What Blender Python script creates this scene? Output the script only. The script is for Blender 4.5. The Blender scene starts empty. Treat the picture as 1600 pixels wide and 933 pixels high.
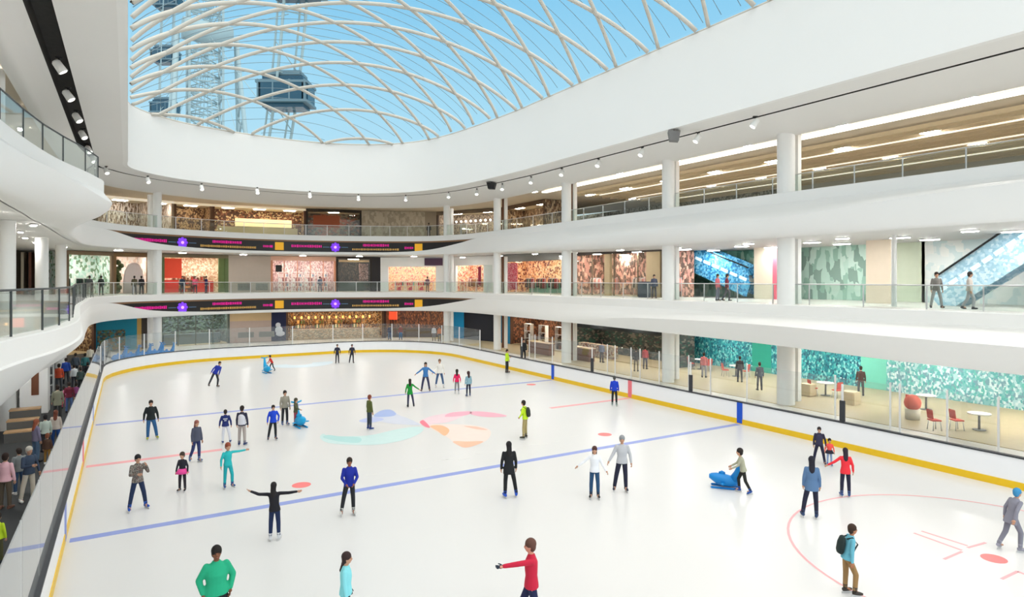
import bpy, bmesh, math, random
from mathutils import Vector, Matrix
random.seed(7)
PI = math.pi
SC = bpy.context.scene
COL = SC.collection

# ------------------------------------------------------------------ camera
F = 995.0; HOR = 437.0; CH = 6.75
TH = math.atan2(600.0, F)
CT, ST = math.cos(TH), math.sin(TH)
cam_d = bpy.data.cameras.new('camera'); cam = bpy.data.objects.new('camera', cam_d); COL.objects.link(cam)
cam.location = (0, 0, CH); cam.rotation_euler = (PI/2, 0, -TH)
cam_d.sensor_width = 36.0; cam_d.lens = F/1600*36.0; cam_d.shift_y = -(466.5-HOR)/1600.0
cam_d.clip_start = 0.1; cam_d.clip_end = 600
SC.camera = cam

def ground(px, py, z=0.0):
    """plan position of a point of known height seen at a given pixel"""
    d = F*(CH-z)/(py-HOR); r = (px-800)/F*d
    return Vector((CT*r+ST*d, CT*d-ST*r, z))
def az_dir(px):
    t = (px-800)/F
    return Vector((CT*t+ST, CT-ST*t))
def az_hit(px, poly, nearest=True):
    """where the sight line of column px meets a plan polyline"""
    v = az_dir(px); best = None
    for i in range(len(poly)-1):
        p, q = Vector(poly[i][:2]), Vector(poly[i+1][:2]); e = q-p
        den = v.x*e.y-v.y*e.x
        if abs(den) < 1e-9: continue
        s = (p.x*e.y-p.y*e.x)/den; u = (p.x*v.y-p.y*v.x)/den
        if s > 5 and -1e-6 <= u <= 1+1e-6 and (best is None or s < best[0]): best = (s, i+u)
    if best is None: return None
    return Vector((v.x*best[0], v.y*best[0]))

# ------------------------------------------------------------------ materials
_m = {}
def mat(name, col, rough=.6, metal=0.0, emit=0.0, noise=.04, scale=3.0, spec=.4, emit_col=None, bump=0.0):
    if name in _m: return _m[name]
    m = bpy.data.materials.new(name); m.use_nodes = True; _m[name] = m
    nt = m.node_tree; b = nt.nodes['Principled BSDF']
    b.inputs['Roughness'].default_value = rough; b.inputs['Metallic'].default_value = metal
    b.inputs['Specular IOR Level'].default_value = spec
    tc = nt.nodes.new('ShaderNodeTexCoord'); nz = nt.nodes.new('ShaderNodeTexNoise')
    nz.inputs['Scale'].default_value = scale; nt.links.new(tc.outputs['Object'], nz.inputs['Vector'])
    rp = nt.nodes.new('ShaderNodeValToRGB')
    lo = [max(0, c*(1-noise)) for c in col]; hi = [min(1, c*(1+noise)) for c in col]
    rp.color_ramp.elements[0].color = (*lo, 1); rp.color_ramp.elements[1].color = (*hi, 1)
    nt.links.new(nz.outputs['Fac'], rp.inputs['Fac']); nt.links.new(rp.outputs['Color'], b.inputs['Base Color'])
    if bump:
        bp = nt.nodes.new('ShaderNodeBump'); bp.inputs['Strength'].default_value = bump; bp.inputs['Distance'].default_value = .01
        nt.links.new(nz.outputs['Fac'], bp.inputs['Height']); nt.links.new(bp.outputs['Normal'], b.inputs['Normal'])
    if emit:
        b.inputs['Emission Color'].default_value = (*(emit_col or col), 1); b.inputs['Emission Strength'].default_value = emit
    return m
def srgb(r, g, b):
    f = lambda c: (c/255/12.92) if c/255 <= .04045 else ((c/255+.055)/1.055)**2.4
    return (f(r), f(g), f(b))
def cm(r, g, b, rough=.8, **k):
    return mat('paint_%d_%d_%d_%d' % (r, g, b, int(rough*10)), srgb(r, g, b), rough, **k)
def mosaic(name, cols, scale=(1.5, 1.5, 1.5), rough=.7, emit=0.0, detail=.2, fine=1.6):
    scale = tuple(q*fine for q in scale)
    """patchwork of goods, posters or leaves in the given palette"""
    if name in _m: return _m[name]
    m = bpy.data.materials.new(name); m.use_nodes = True; _m[name] = m
    nt = m.node_tree; b = nt.nodes['Principled BSDF']; b.inputs['Roughness'].default_value = rough
    tc = nt.nodes.new('ShaderNodeTexCoord'); mp = nt.nodes.new('ShaderNodeMapping')
    mp.inputs['Scale'].default_value = scale
    nz = nt.nodes.new('ShaderNodeTexNoise'); nz.inputs['Scale'].default_value = 1.3
    mx = nt.nodes.new('ShaderNodeMix'); mx.data_type = 'VECTOR'; mx.inputs[0].default_value = detail
    vo = nt.nodes.new('ShaderNodeTexVoronoi'); vo.distance = 'CHEBYCHEV'
    nt.links.new(tc.outputs['Object'], mp.inputs['Vector']); nt.links.new(mp.outputs[0], nz.inputs['Vector'])
    nt.links.new(mp.outputs[0], mx.inputs[4]); nt.links.new(nz.outputs['Color'], mx.inputs[5])
    nt.links.new(mx.outputs[1], vo.inputs['Vector'])
    sp = nt.nodes.new('ShaderNodeSeparateColor'); nt.links.new(vo.outputs['Color'], sp.inputs[0])
    rp = nt.nodes.new('ShaderNodeValToRGB'); rp.color_ramp.interpolation = 'CONSTANT'
    n = len(cols); e = rp.color_ramp.elements
    while len(e) < n: e.new(.5)
    for i, c in enumerate(cols): e[i].position = i/n; e[i].color = (*srgb(*c), 1)
    nt.links.new(sp.outputs[0], rp.inputs['Fac']); nt.links.new(rp.outputs['Color'], b.inputs['Base Color'])
    if emit:
        nt.links.new(rp.outputs['Color'], b.inputs['Emission Color']); b.inputs['Emission Strength'].default_value = emit
    return m
def glassmat(name, tint, refl=1.0, milk=0.0):
    if name in _m: return _m[name]
    m = bpy.data.materials.new(name); m.use_nodes = True; _m[name] = m
    nt = m.node_tree; nt.nodes.remove(nt.nodes['Principled BSDF']); out = nt.nodes['Material Output']
    tr = nt.nodes.new('ShaderNodeBsdfTransparent'); tr.inputs[0].default_value = (*tint, 1)
    gl = nt.nodes.new('ShaderNodeBsdfGlossy'); gl.inputs['Roughness'].default_value = .03
    fr = nt.nodes.new('ShaderNodeFresnel'); ge = nt.nodes.new('ShaderNodeNewGeometry'); ir = nt.nodes.new('ShaderNodeMapRange')
    ir.inputs['To Min'].default_value = 1.45; ir.inputs['To Max'].default_value = 1/1.45
    nt.links.new(ge.outputs['Backfacing'], ir.inputs['Value']); nt.links.new(ir.outputs[0], fr.inputs[0])
    mu = nt.nodes.new('ShaderNodeMath'); mu.operation = 'MULTIPLY'; mu.inputs[1].default_value = refl; mu.use_clamp = True
    nt.links.new(fr.outputs[0], mu.inputs[0])
    mx = nt.nodes.new('ShaderNodeMixShader'); nt.links.new(mu.outputs[0], mx.inputs[0])
    nt.links.new(tr.outputs[0], mx.inputs[1]); nt.links.new(gl.outputs[0], mx.inputs[2])
    last = mx
    if milk:
        df = nt.nodes.new('ShaderNodeBsdfDiffuse'); df.inputs[0].default_value = (.9, .92, .93, 1)
        nz = nt.nodes.new('ShaderNodeTexNoise'); nz.inputs['Scale'].default_value = .8
        m3 = nt.nodes.new('ShaderNodeMath'); m3.operation = 'MULTIPLY'; m3.inputs[1].default_value = milk*2
        nt.links.new(nz.outputs['Fac'], m3.inputs[0])
        m2 = nt.nodes.new('ShaderNodeMixShader'); nt.links.new(m3.outputs[0], m2.inputs[0])
        nt.links.new(mx.outputs[0], m2.inputs[1]); nt.links.new(df.outputs[0], m2.inputs[2]); last = m2
    nt.links.new(last.outputs[0], out.inputs[0])
    return m

WHITE = mat('white_plaster', (.88, .875, .86), .55, noise=.01, scale=.4)
SOFF = mat('soffit_white', (.83, .82, .80), .6, noise=.01, scale=.4)
COLM = mat('column_white', (.84, .84, .825), .5, noise=.01)
ICE = mat('ice', (.70, .70, .70), .28, noise=.02, scale=.35, spec=.35)
BOARD = mat('board_white', (.88, .89, .92), .3, noise=.01)
YEL = mat('kick_plate_yellow', srgb(232, 190, 30), .4)
DARK = mat('cap_dark', srgb(52, 54, 60), .5)
BLUE = mat('marker_blue', srgb(10, 80, 200), .4)
RED = mat('marker_red', srgb(232, 120, 130), .4)
STEEL = mat('roof_steel', (.56, .535, .48), .5)
METAL = mat('brushed_metal', (.62, .63, .64), .35, .6)
GREY = mat('grey_paint', srgb(120, 120, 120), .6)
BLACK = mat('black_paint', srgb(22, 22, 24), .6)
BRONZE = mat('bronze_trim', srgb(140, 105, 75), .5)
CARP = mat('rubber_floor', srgb(54, 56, 58), .85, noise=.15, scale=20)
TILE = mat('concourse_tile', srgb(205, 203, 198), .35, noise=.03)
TAN = mat('tan_floor', srgb(178, 164, 132), .4, noise=.08)
WOOD = mat('wood_plank', srgb(196, 160, 120), .5, noise=.15, scale=8)
BROWN = mat('brown_panel', srgb(110, 66, 44), .5, noise=.15)
TAUPE = mat('taupe_wall', srgb(178, 166, 154), .7)
CREAM = mat('cream_wall', srgb(222, 212, 190), .7)
LAMP = mat('shop_fill_glow', (1, .96, .90), emit=48.0)
LAMPW = mat('warm_shop_fill_glow', (1, .86, .66), emit=34.0)
GL_RINK = glassmat('rink_glass', (.95, .97, .97), 1.0, .03)
GL_SIDE = glassmat('scratched_rink_glass', (.93, .95, .95), 1.3, .12)
GL_RAIL = glassmat('railing_glass', (.90, .945, .925), .9, .015)
GL_ROOF = glassmat('roof_glass', (.94, .975, .985), .12, .0)
GL_SHOP = glassmat('shop_glass', (.95, .97, .96), .7)

# ------------------------------------------------------------------ mesh helpers
class MB:
    def __init__(s): s.bm = bmesh.new(); s.mats = []
    def mi(s, m):
        if m not in s.mats: s.mats.append(m)
        return s.mats.index(m)
    def box(s, c, size, rz=0, m=None, M=None, bev=0):
        X = Matrix.Translation(c) @ Matrix.Rotation(rz, 4, 'Z')
        if M is not None: X = Matrix.Translation(c) @ M
        r = bmesh.ops.create_cube(s.bm, size=1, matrix=X @ Matrix.Diagonal((*size, 1)))
        fs = {f for v in r['verts'] for f in v.link_faces}
        if bev:
            es = list({e for v in r['verts'] for e in v.link_edges})
            rr = bmesh.ops.bevel(s.bm, geom=es, offset=bev, segments=2, affect='EDGES')
            fs = {f for f in fs if f.is_valid} | set(rr['faces'])
        if m:
            i = s.mi(m)
            for f in fs: f.material_index = i
        return s
    def quad(s, pts, m=None):
        vs = [s.bm.verts.new(p) for p in pts]; f = s.bm.faces.new(vs)
        if m: f.material_index = s.mi(m)
        return s
    def tube(s, pts, r, n=8, m=None, closed=False, flat=1.0):
        pts = [Vector(p) for p in pts]; rs = r if isinstance(r, (list, tuple)) else [r]*len(pts)
        rings = []; N = len(pts)
        for i, p in enumerate(pts):
            a = pts[(i-1) % N] if (closed or i) else pts[0]; b = pts[(i+1) % N] if (closed or i < N-1) else pts[-1]
            d = (b-a)
            d = d.normalized() if d.length > 1e-9 else Vector((0, 0, 1))
            u = d.cross(Vector((0, 0, 1)))
            u = u.normalized() if u.length > 1e-4 else Vector((1, 0, 0))
            w = u.cross(d).normalized()
            rings.append([s.bm.verts.new(p+u*math.cos(2*PI*k/n)*rs[i]*flat+w*math.sin(2*PI*k/n)*rs[i]) for k in range(n)])
        mi = s.mi(m) if m else 0
        for i in range(N-(0 if closed else 1)):
            A, B = rings[i], rings[(i+1) % N]
            for k in range(n):
                f = s.bm.faces.new((A[k], A[(k+1) % n], B[(k+1) % n], B[k])); f.material_index = mi; f.smooth = True
        if not closed:
            f = s.bm.faces.new(rings[0][::-1]); f.material_index = mi
            f = s.bm.faces.new(rings[-1]); f.material_index = mi
        return s
    def ball(s, c, r, m=None, sub=2, M=None):
        r = (r, r, r) if not isinstance(r, (list, tuple)) else r
        X = Matrix.Translation(c) @ (M if M is not None else Matrix.Identity(4)) @ Matrix.Diagonal((*r, 1))
        q = bmesh.ops.create_icosphere(s.bm, subdivisions=sub, radius=1, matrix=X)
        i = s.mi(m) if m else 0
        for f in {f for v in q['verts'] for f in v.link_faces}: f.material_index = i; f.smooth = True
        return s
    def loft(s, rings, m=None, n=14, smooth=True):
        """rings: (center, axis_x, axis_y) with axis vectors scaled to radii"""
        R = [[s.bm.verts.new(c+ax*math.cos(2*PI*k/n)+ay*math.sin(2*PI*k/n)) for k in range(n)] for c, ax, ay in rings]
        mi = s.mi(m) if m else 0
        for A, B in zip(R, R[1:]):
            for k in range(n):
                f = s.bm.faces.new((A[k], A[(k+1) % n], B[(k+1) % n], B[k])); f.smooth = smooth; f.material_index = mi
        s.bm.faces.new(R[0][::-1]).material_index = mi; s.bm.faces.new(R[-1]).material_index = mi
        return s
    def prism(s, poly, z0, z1, m=None):
        lo = [s.bm.verts.new((p[0], p[1], z0)) for p in poly]; hi = [s.bm.verts.new((p[0], p[1], z1)) for p in poly]
        mi = s.mi(m) if m else 0; n = len(poly)
        fs = [s.bm.faces.new(hi), s.bm.faces.new(lo[::-1])]
        for i in range(n): fs.append(s.bm.faces.new((lo[i], lo[(i+1) % n], hi[(i+1) % n], hi[i])))
        for f in fs: f.material_index = mi
        return s
    def sheet(s, rows, m=None, smooth=True, closed=False):
        """grid surface; rows = list of equal-length point lists"""
        V = [[s.bm.verts.new(p) for p in r] for r in rows]; mi = s.mi(m) if m else 0
        n = len(V)
        for i in range(n-(0 if closed else 1)):
            A, B = V[i], V[(i+1) % n]
            for j in range(len(A)-1):
                f = s.bm.faces.new((A[j], A[j+1], B[j+1], B[j])); f.smooth = smooth; f.material_index = mi
        return s
    def build(s, name, m=None, parent=None, recalc=True, at=None):
        if recalc: bmesh.ops.recalc_face_normals(s.bm, faces=s.bm.faces[:])
        me = bpy.data.meshes.new(name)
        if at is not None: bmesh.ops.translate(s.bm, verts=s.bm.verts[:], vec=-Vector(at))
        s.bm.to_mesh(me); s.bm.free()
        if s.mats:
            for q in s.mats: me.materials.append(q)
        elif m: me.materials.append(m)
        o = bpy.data.objects.new(name, me); COL.objects.link(o)
        if parent is not None: o.parent = parent
        if at is not None: o.location = at
        return o
def tag(o, label, cat, group=None, kind=None):
    o['label'] = label; o['category'] = cat
    if group: o['group'] = group
    if kind: o['kind'] = kind
    return o
def struct(o, label, cat='structure'):
    return tag(o, label, cat, kind='structure')
def empty(name, loc=(0, 0, 0), rz=0):
    o = bpy.data.objects.new(name, None); COL.objects.link(o); o.location = loc; o.rotation_euler = (0, 0, rz); o.empty_display_size = .2
    return o
def copy_tree(o, parent=None):
    c = o.copy(); COL.objects.link(c); c.parent = parent
    for ch in list(o.children): copy_tree(ch, c)
    return c
def auto_sharp(o, ang=40):
    me = o.data; bm = bmesh.new(); bm.from_mesh(me)
    for f in bm.faces: f.smooth = True
    for e in bm.edges:
        if len(e.link_faces) == 2 and e.calc_face_angle(0) > math.radians(ang): e.smooth = False
    bm.to_mesh(me); bm.free()

# ------------------------------------------------------------------ curves
def catmull(P, n=8):
    out = []; N = len(P)
    for i in range(N-1):
        p0, p1, p2, p3 = P[max(i-1, 0)], P[i], P[i+1], P[min(i+2, N-1)]
        for k in range(n):
            t = k/n
            out.append([.5*((2*b)+(-a+c)*t+(2*a-5*b+4*c-d)*t*t+(-a+3*b-3*c+d)*t**3) for a, b, c, d in zip(p0, p1, p2, p3)])
    out.append(list(P[-1])); return out
def normals(poly):
    """inward (towards the void) plan normals of a left-far-right edge curve"""
    N = []
    for i in range(len(poly)):
        a, b = poly[max(i-1, 0)], poly[min(i+1, len(poly)-1)]
        dx, dy = b[0]-a[0], b[1]-a[1]; L = math.hypot(dx, dy) or 1
        N.append((dy/L, -dx/L))
    return N
def offset(poly, d):
    N = normals(poly); return [(p[0]-n[0]*(d[i] if isinstance(d, list) else d), p[1]-n[1]*(d[i] if isinstance(d, list) else d)) for i, (p, n) in enumerate(zip(poly, N))]
def clean(poly):
    """drop points that fold back after an offset"""
    return poly

FAR = [[2, 64.8], [7.5, 67.3], [12.5, 68.3], [18, 67.6], [23.4, 65.5], [27.3, 62.8], [29.2, 59], [29.7, 56]]
LEDF = [.72, 1, 1, 1, 1, .8, .3, 0.0]
TF = [2.0]*8
# x, y, crease offset, crease height share, bottom offset, led share, thickness
E3 = [[-4.5, -4, .3, .5, .5, 0, 2], [-4.2, 8, .2, .5, .3, 0, 2], [-3.3, 22, .2, .4, -.1, 0, 2], [-2.5, 29, .4, .35, -.8, 0, 2],
      [-1.3, 34, .35, .5, -2.0, 0, 2], [-1.1, 37.0, .35, .5, -2.1, 0, 2], [-2.6, 45, .1, .4, -.5, 0, 2], [-2.9, 52, .1, .5, -.1, 0, 2],
      [-2.7, 58, .1, .6, 0, 0, 2], [-1.2, 61.8, .1, .6, 0, .05, 2]] + \
     [[p[0], p[1], .04, .95, 0, l, 2.0] for p, l in zip(FAR, LEDF)] + \
     [[30, 50, .25, .8, .1, 0, 2.1], [30.1, 42, .6, .75, .1, 0, 2.3], [30, 32, .8, .6, .1, 0, 2.4], [30, 22, .9, .6, .4, 0, 2.4],
      [30, 12, .9, .4, .7, 0, 2.4], [30, -4, .9, .4, .8, 0, 2.4]]
E2 = [[-4.2, -4, .3, .5, .8, 0, 2], [-3.7, 8, .3, .5, .5, 0, 2], [-2.4, 17.6, .1, .3, -.7, 0, 2], [-1.7, 21.5, .1, .3, -1.2, 0, 2],
      [-1.45, 26, .1, .3, -1.5, 0, 2], [-1.8, 33, .15, .4, -.6, 0, 2], [-2.2, 41, .1, .5, .1, 0, 2], [-2.3, 49, .1, .5, 0, 0, 2],
      [-2.3, 57, .1, .6, 0, 0, 2], [-1.0, 61.8, .1, .6, 0, .05, 2]] + \
     [[p[0], p[1], .04, .95, 0, l, 2.0] for p, l in zip(FAR, LEDF)] + \
     [[29.9, 50, .2, .8, .15, 0, 2], [29.9, 42, .35, .9, .35, 0, 2], [29.9, 32, .95, .6, .8, 0, 2], [29.9, 22, 1.7, .5, 1.5, 0, 2],
      [29.9, 14, 3.0, .5, 2.8, 0, 2], [29.9, 4, 3.5, .5, 3.2, 0, 2], [29.9, -4, 3.5, .5, 3.2, 0, 2]]
C3 = catmull(E3, 8); C2 = catmull(E2, 8)

def resolve_led(r): return min(1.0, max(0.0, r[5]))
def fascia(C, z, nm, label, full=True):
    N = normals(C); lip = .55; up, lo = [], []
    led, trim = [], []
    for r, n in zip(C, N):
        x, y, a, vc, b, l, T = r; l = resolve_led(r)
        P = lambda off, dz: Vector((x+n[0]*off, y+n[1]*off, z-dz))
        up.append([P(-.5, 0.0), P(0.0, 0), P(.03, .03), P(.03, lip), P(-.3, lip)])
        vl = lip+(T-lip-.27)*l                               # where the white lower surface starts
        zc = max(T*vc, vl+.05); zc = min(zc, T-.06)
        pr = [P(-.3, vl), P(.03 if l < .02 else .05, vl)]
        f0 = .05
        for q in (.25, .5, .75, 1):
            w = q*q*(3-2*q); pr.append(P(f0+(a-f0)*w, vl+(zc-vl)*q))
        for q in (.3, .55, .75, .9, .97, 1): pr.append(P(a+(b-a)*((1-math.sqrt(1-q*q)) if full else q), zc+(T-zc)*q))
        pr.append(P(b-.4, T))
        lo.append(pr)
    m = MB(); m.sheet(up); m.sheet(lo)
    o = m.build(nm, WHITE); auto_sharp(o, 35)
    return struct(o, label, 'balcony edge')
struct_n = [0]
fascia(C3, 11.4, 'trim_1', 'white curved edge band of the top balcony around the atrium')
fascia(C2, 5.4, 'trim_2', 'white curved edge band of the lower balcony around the atrium', False)

# floors, ceilings behind each edge
def slab(C, z, depth, nm, label, m):
    out = offset(C, depth); a = offset(C, .02)
    rows = [[(p[0], p[1], z-.002), (q[0], q[1], z-.002), (q[0], q[1], z-.25), (p[0], p[1], z-.25)] for p, q in zip(a, out)]
    return struct(MB().sheet(rows, smooth=False).build(nm, m), label, 'floor')
def ceil(C, zoff, depth, nm, label, m, z):
    N = normals(C); rows = []
    for r, n in zip(C, N):
        b = r[4]-.35; zz = z-r[6]
        rows.append([(r[0]+n[0]*b, r[1]+n[1]*b, zz), (r[0]-n[0]*depth, r[1]-n[1]*depth, zz)])
    return struct(MB().sheet(rows, smooth=False).build(nm, m), label, 'ceiling')
slab(C3, 11.4, 18, 'floor_upper', 'pale walkway floor of the top balcony', TILE)
slab(C2, 5.4, 14, 'floor_middle', 'pale walkway floor of the middle balcony', TILE)
ceil(C3, 0, 14, 'ceiling_middle', 'smooth white ceiling above the middle balcony walkway', SOFF, 11.4)
ceil(C2, 0, 14, 'ceiling_lower', 'smooth white ceiling above the ground floor walkway', SOFF, 5.4)

# ------------------------------------------------------------------ roof ring, soffit, vault
RFP = [[0, 40], [0, 46], [0, 52], [0, 54.8], [.6, 56.6], [2, 58.4], [4.7, 60.3], [9.5, 61.7], [14.5, 62.1], [19, 61.0], [22.4, 58.4], [24.4, 54.6], [25.4, 49], [25.9, 42], [25.9, 36]]
def plan_far(n=60):
    P = catmull(RFP, 12)
    return [tuple(p) for p in match(P, n+1) if 40.5 < p[1]]
def match(base, n):
    L = [0]
    for a, b in zip(base, base[1:]): L.append(L[-1]+math.hypot(a[0]-b[0], a[1]-b[1]))
    out = []
    for i in range(n):
        t = L[-1]*i/(n-1); k = 0
        while k < len(L)-2 and L[k+1] < t: k += 1
        u = (t-L[k])/max(1e-9, L[k+1]-L[k]); a, b = base[k], base[k+1]
        out.append((a[0]+(b[0]-a[0])*u, a[1]+(b[1]-a[1])*u))
    return out
RING = [(0, -4+i*4) for i in range(12)] + plan_far(90) + [(25.9, 40-i*4) for i in range(12)]
ZB, ZT = 15.15, 19.85
rw = []
for p, q in zip(RING, offset(RING, .6)):
    rw.append([(q[0], q[1], ZT), (p[0], p[1], ZT), (p[0], p[1], ZB+.03), (p[0], p[1], ZB), (q[0], q[1], ZB)])
o = MB().sheet(rw).build('wall_ring', WHITE); auto_sharp(o, 35)
struct(o, 'tall plain white band below the glass roof', 'wall')
o = MB().tube([(p[0], p[1], ZT+.05) for p in offset(RING, .12)], .1).build('trim_3', STEEL)
struct(o, 'thin steel sill where the glass roof meets the white band', 'sill')
# upper opening edge: beam line follows the top balcony outline smoothed
BM = [[-3.6, -4], [-3.6, 20], [-3.6, 40], [-3.4, 52], [-2.9, 58.5], [-1.2, 62.6], [2, 65.6], [7.5, 68.3], [12.5, 69.3], [18, 68.6], [24, 66.3], [28, 63.3],
      [30, 59.2], [30.6, 52], [30.6, 40], [30.6, 28], [30.6, 14], [30.6, -4]]
BMc = catmull(BM, 8)
# pair ring points with beam points by direction from a centre line
def pair(pt):
    x, y = pt
    if y < 40: return (x, y)
    return None
RS = [(0, -4+i*2) for i in range(23)] + plan_far(90) + [(25.9, 40-i*2) for i in range(23)]
def beam_for(p, n):
    best = None
    for i in range(len(BMc)-1):
        a, b = Vector(BMc[i]), Vector(BMc[i+1]); e = b-a; v = Vector((-n[0], -n[1]))
        den = v.x*e.y-v.y*e.x
        if abs(den) < 1e-9: continue
        w = a-Vector(p); s = (w.x*e.y-w.y*e.x)/den; u = (w.x*v.y-w.y*v.x)/den
        if s > 0 and -.01 <= u <= 1.01 and (best is None or s < best): best = s
    return best or 4.0
NR = normals(RS)
ws = [beam_for(p, n) for p, n in zip(RS, NR)]
for _ in range(6): ws = [ws[0]]+[(ws[i-1]+2*ws[i]+ws[i+1])/4 for i in range(1, len(ws)-1)]+[ws[-1]]
inner, groove, outer = [], [], []
for p, n, w in zip(RS, NR, ws):
    left = p[0] < 1.5 and p[1] < 56
    g0 = 1.95 if left else min(1.65, w*.45); gw = .75 if left else .22
    if left and p[1] > 48: gw = .22+.53*max(0, (53-p[1])/5) if p[1] < 53 else .22
    w = max(w, g0+gw+.5)
    Q = lambda d, z: (p[0]-n[0]*d, p[1]-n[1]*d, z)
    inner.append([Q(.3, ZB-.002), Q(g0, ZB-.05)])
    groove.append([Q(g0, ZB-.05), Q(g0, ZB+.6), Q(g0+gw, ZB+.6), Q(g0+gw, ZB-.05)])
    u = g0+gw
    outer.append([Q(u, ZB-.05), Q(u+(w-u)*.35, ZB-.12), Q(u+(w-u)*.8, ZB-.5), Q(w, ZB-.6), Q(w+.35, ZB-.6), Q(w+.35, ZB)])
o = MB().sheet(inner).build('ceiling_inner', SOFF); struct(o, 'flat white soffit strip under the roof band', 'ceiling')
o = MB().sheet(groove, smooth=False).build('ceiling_groove', mat('groove_dark', srgb(58, 56, 54), .8, noise=.3, scale=4)); struct(o, 'dark recessed lighting channel in the soffit', 'ceiling')
o = MB().sheet(outer).build('ceiling_outer', SOFF); auto_sharp(o, 50); struct(o, 'sloping white soffit beam above the top balcony', 'ceiling')
UP = offset(BMc, .3)
TANC = mat('tan_ceiling', srgb(216, 204, 184), .7, noise=.05)
rows = [[(p[0], p[1], 15.05), (q[0], q[1], 15.05)] for p, q in zip(UP, offset(BMc, 20))]
struct(MB().sheet(rows, smooth=False).build('ceiling_top', TANC), 'taupe ceiling over the top balcony shops', 'ceiling')

# steel lattice vault
CX, HW, RISE, YC = 13.0, 12.9, 5.3, 43.0
_far = catmull(RFP, 12)
def ymax(x):
    best = 0
    for p, q in zip(_far, _far[1:]):
        if min(p[0], q[0])-1e-6 <= x <= max(p[0], q[0])+1e-6 and abs(q[0]-p[0]) > 1e-6:
            y = p[1]+(q[1]-p[1])*(x-p[0])/(q[0]-p[0]); best = max(best, y)
    return best if best > 0 else 44.0
def vz(x, y):
    u = abs(x-CX)/HW
    if u >= 1: return None
    h = (1-u*u)**.88
    if y > YC:
        w = (y-YC)/max(.5, ymax(x)-YC)
        if w >= 1: return None
        h *= (1-w**2.4)**.8
    return ZT+RISE*h
roof = empty('lattice_glass_roof', (13, 30, ZT))
tag(roof, 'arched glass roof on a white diagonal steel lattice over the rink', 'roof', kind='structure')
def inv(o): o.parent = roof; o.matrix_parent_inverse = Matrix.Translation((-13, -30, -ZT)); return o
def run(fn):
    """split a plan line into the pieces that lie on the vault"""
    seg = []; out = []
    for i in range(241):
        k = -0.2+i*8.0/240; x = 25.95-3.5*k; y = fn(k)
        if x < .02 or y < -4 or y > 63: 
            if len(seg) > 2: out.append(seg)
            seg = []; continue
        z = vz(x, y)
        if z is None:
            if len(seg) > 2: out.append(seg)
            seg = []; continue
        seg.append((x, y, z))
    if len(seg) > 2: out.append(seg)
    return out
for fam, (y0, sg) in enumerate(((26.8, -1), (27.5, 1))):
    for j in range(-12, 16):
        for seg in run(lambda k: y0+3.66*j+sg*1.83*k):
            s = seg[::3]+[seg[-1]]
            inv(MB().tube(s, .135, 8, flat=.8).build('lattice_rib', STEEL))
gb = MB()
for i in range(0, 56):
    y = -3+i*1.2
    pts = [(x, y, vz(x, y)+.22) for x in [.2+q*25.6/40 for q in range(41)] if vz(x, y)]
    if len(pts) > 2: gb.tube(pts, .02, 4)
o = inv(gb.build('glazing_bar', mat('bar_grey', srgb(120, 140, 150), .5)))
rows = []
for i in range(0, 45):
    a = PI*i/44; x = CX-HW*.9995*math.cos(a); row = []; ym = ymax(x)
    for j in range(0, 61):
        y = -4+(YC+4)*j/30 if j <= 30 else YC+(ym-YC)*.9995*math.sin((j-30)/30*PI/2)
        z = vz(x, y); row.append((x, y, (z if z else ZT)+.2))
    rows.append(row)
o = MB().sheet(rows).build('roof_glazing', GL_ROOF); inv(o)

# ------------------------------------------------------------------ ground, ice, boards
def rrect(x0, x1, y0, y1, r, n=10):
    P = []
    for cx, cy, a0 in ((x1-r, y1-r, 0), (x0+r, y1-r, 90), (x0+r, y0+r, 180), (x1-r, y0+r, 270)):
        for i in range(n+1):
            a = math.radians(a0+90*i/n); P.append((cx+r*math.cos(a), cy+r*math.sin(a)))
    return P
XL, XR, YN, YF, CR = -1.39, 24.5, -2.9, 58.1, 8.5
struct(MB().box((5, 33, -.16), (90, 130, .28)).build('floor', TILE), 'pale ground floor around the rink', 'floor')
struct(MB().box((-6.2, 33, -.0105), (9.3, 80, .02)).build('floor_walkway', CARP), 'dark rubber walkway floor beside the rink', 'floor')
struct(MB().box((41.1, 33, -.0105), (21.8, 80, .02)).build('floor_food_hall', TAN), 'tan floor of the seating area beside the rink', 'floor')
ice = MB().prism(rrect(XL, XR, YN, YF, CR), -.019, 0.0).build('floor_ice', ICE); struct(ice, 'white ice surface of the skating rink', 'ice')
def paint(name, poly, m, z=.004, label=None):
    vs = MB(); vs.prism(poly, .0005, z)
    o = vs.build(name, m, ice)
    if label: o['label'] = label
    return o
LBL = mat('ice_line_blue', srgb(140, 155, 215), .4); LRD = mat('ice_line_red', srgb(238, 165, 170), .4)
def strip(a, b, w): # rectangle along a->b
    a, b = Vector(a), Vector(b); d = (b-a).normalized(); n = Vector((-d.y, d.x))*w/2
    return [tuple(a-n), tuple(b-n), tuple(b+n), tuple(a+n)]
for y in (20.0, 35.3): paint('blue_line', strip((XL+.1, y), (XR-.1, y), .3), LBL)
paint('red_line', strip((XL+.1, 27.6), (3.2, 27.6), .3), LRD)
paint('red_line', strip((19.0, 27.6), (XR-.1, 27.6), .3), LRD)
def ringpoly(c, r, w, a0=0, a1=360, n=64):
    P = [(c[0]+(r+w/2)*math.cos(math.radians(a0+(a1-a0)*i/n)), c[1]+(r+w/2)*math.sin(math.radians(a0+(a1-a0)*i/n))) for i in range(n+1)]
    Q = [(c[0]+(r-w/2)*math.cos(math.radians(a0+(a1-a0)*i/n)), c[1]+(r-w/2)*math.sin(math.radians(a0+(a1-a0)*i/n))) for i in range(n+1)]
    return P, Q
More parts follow.
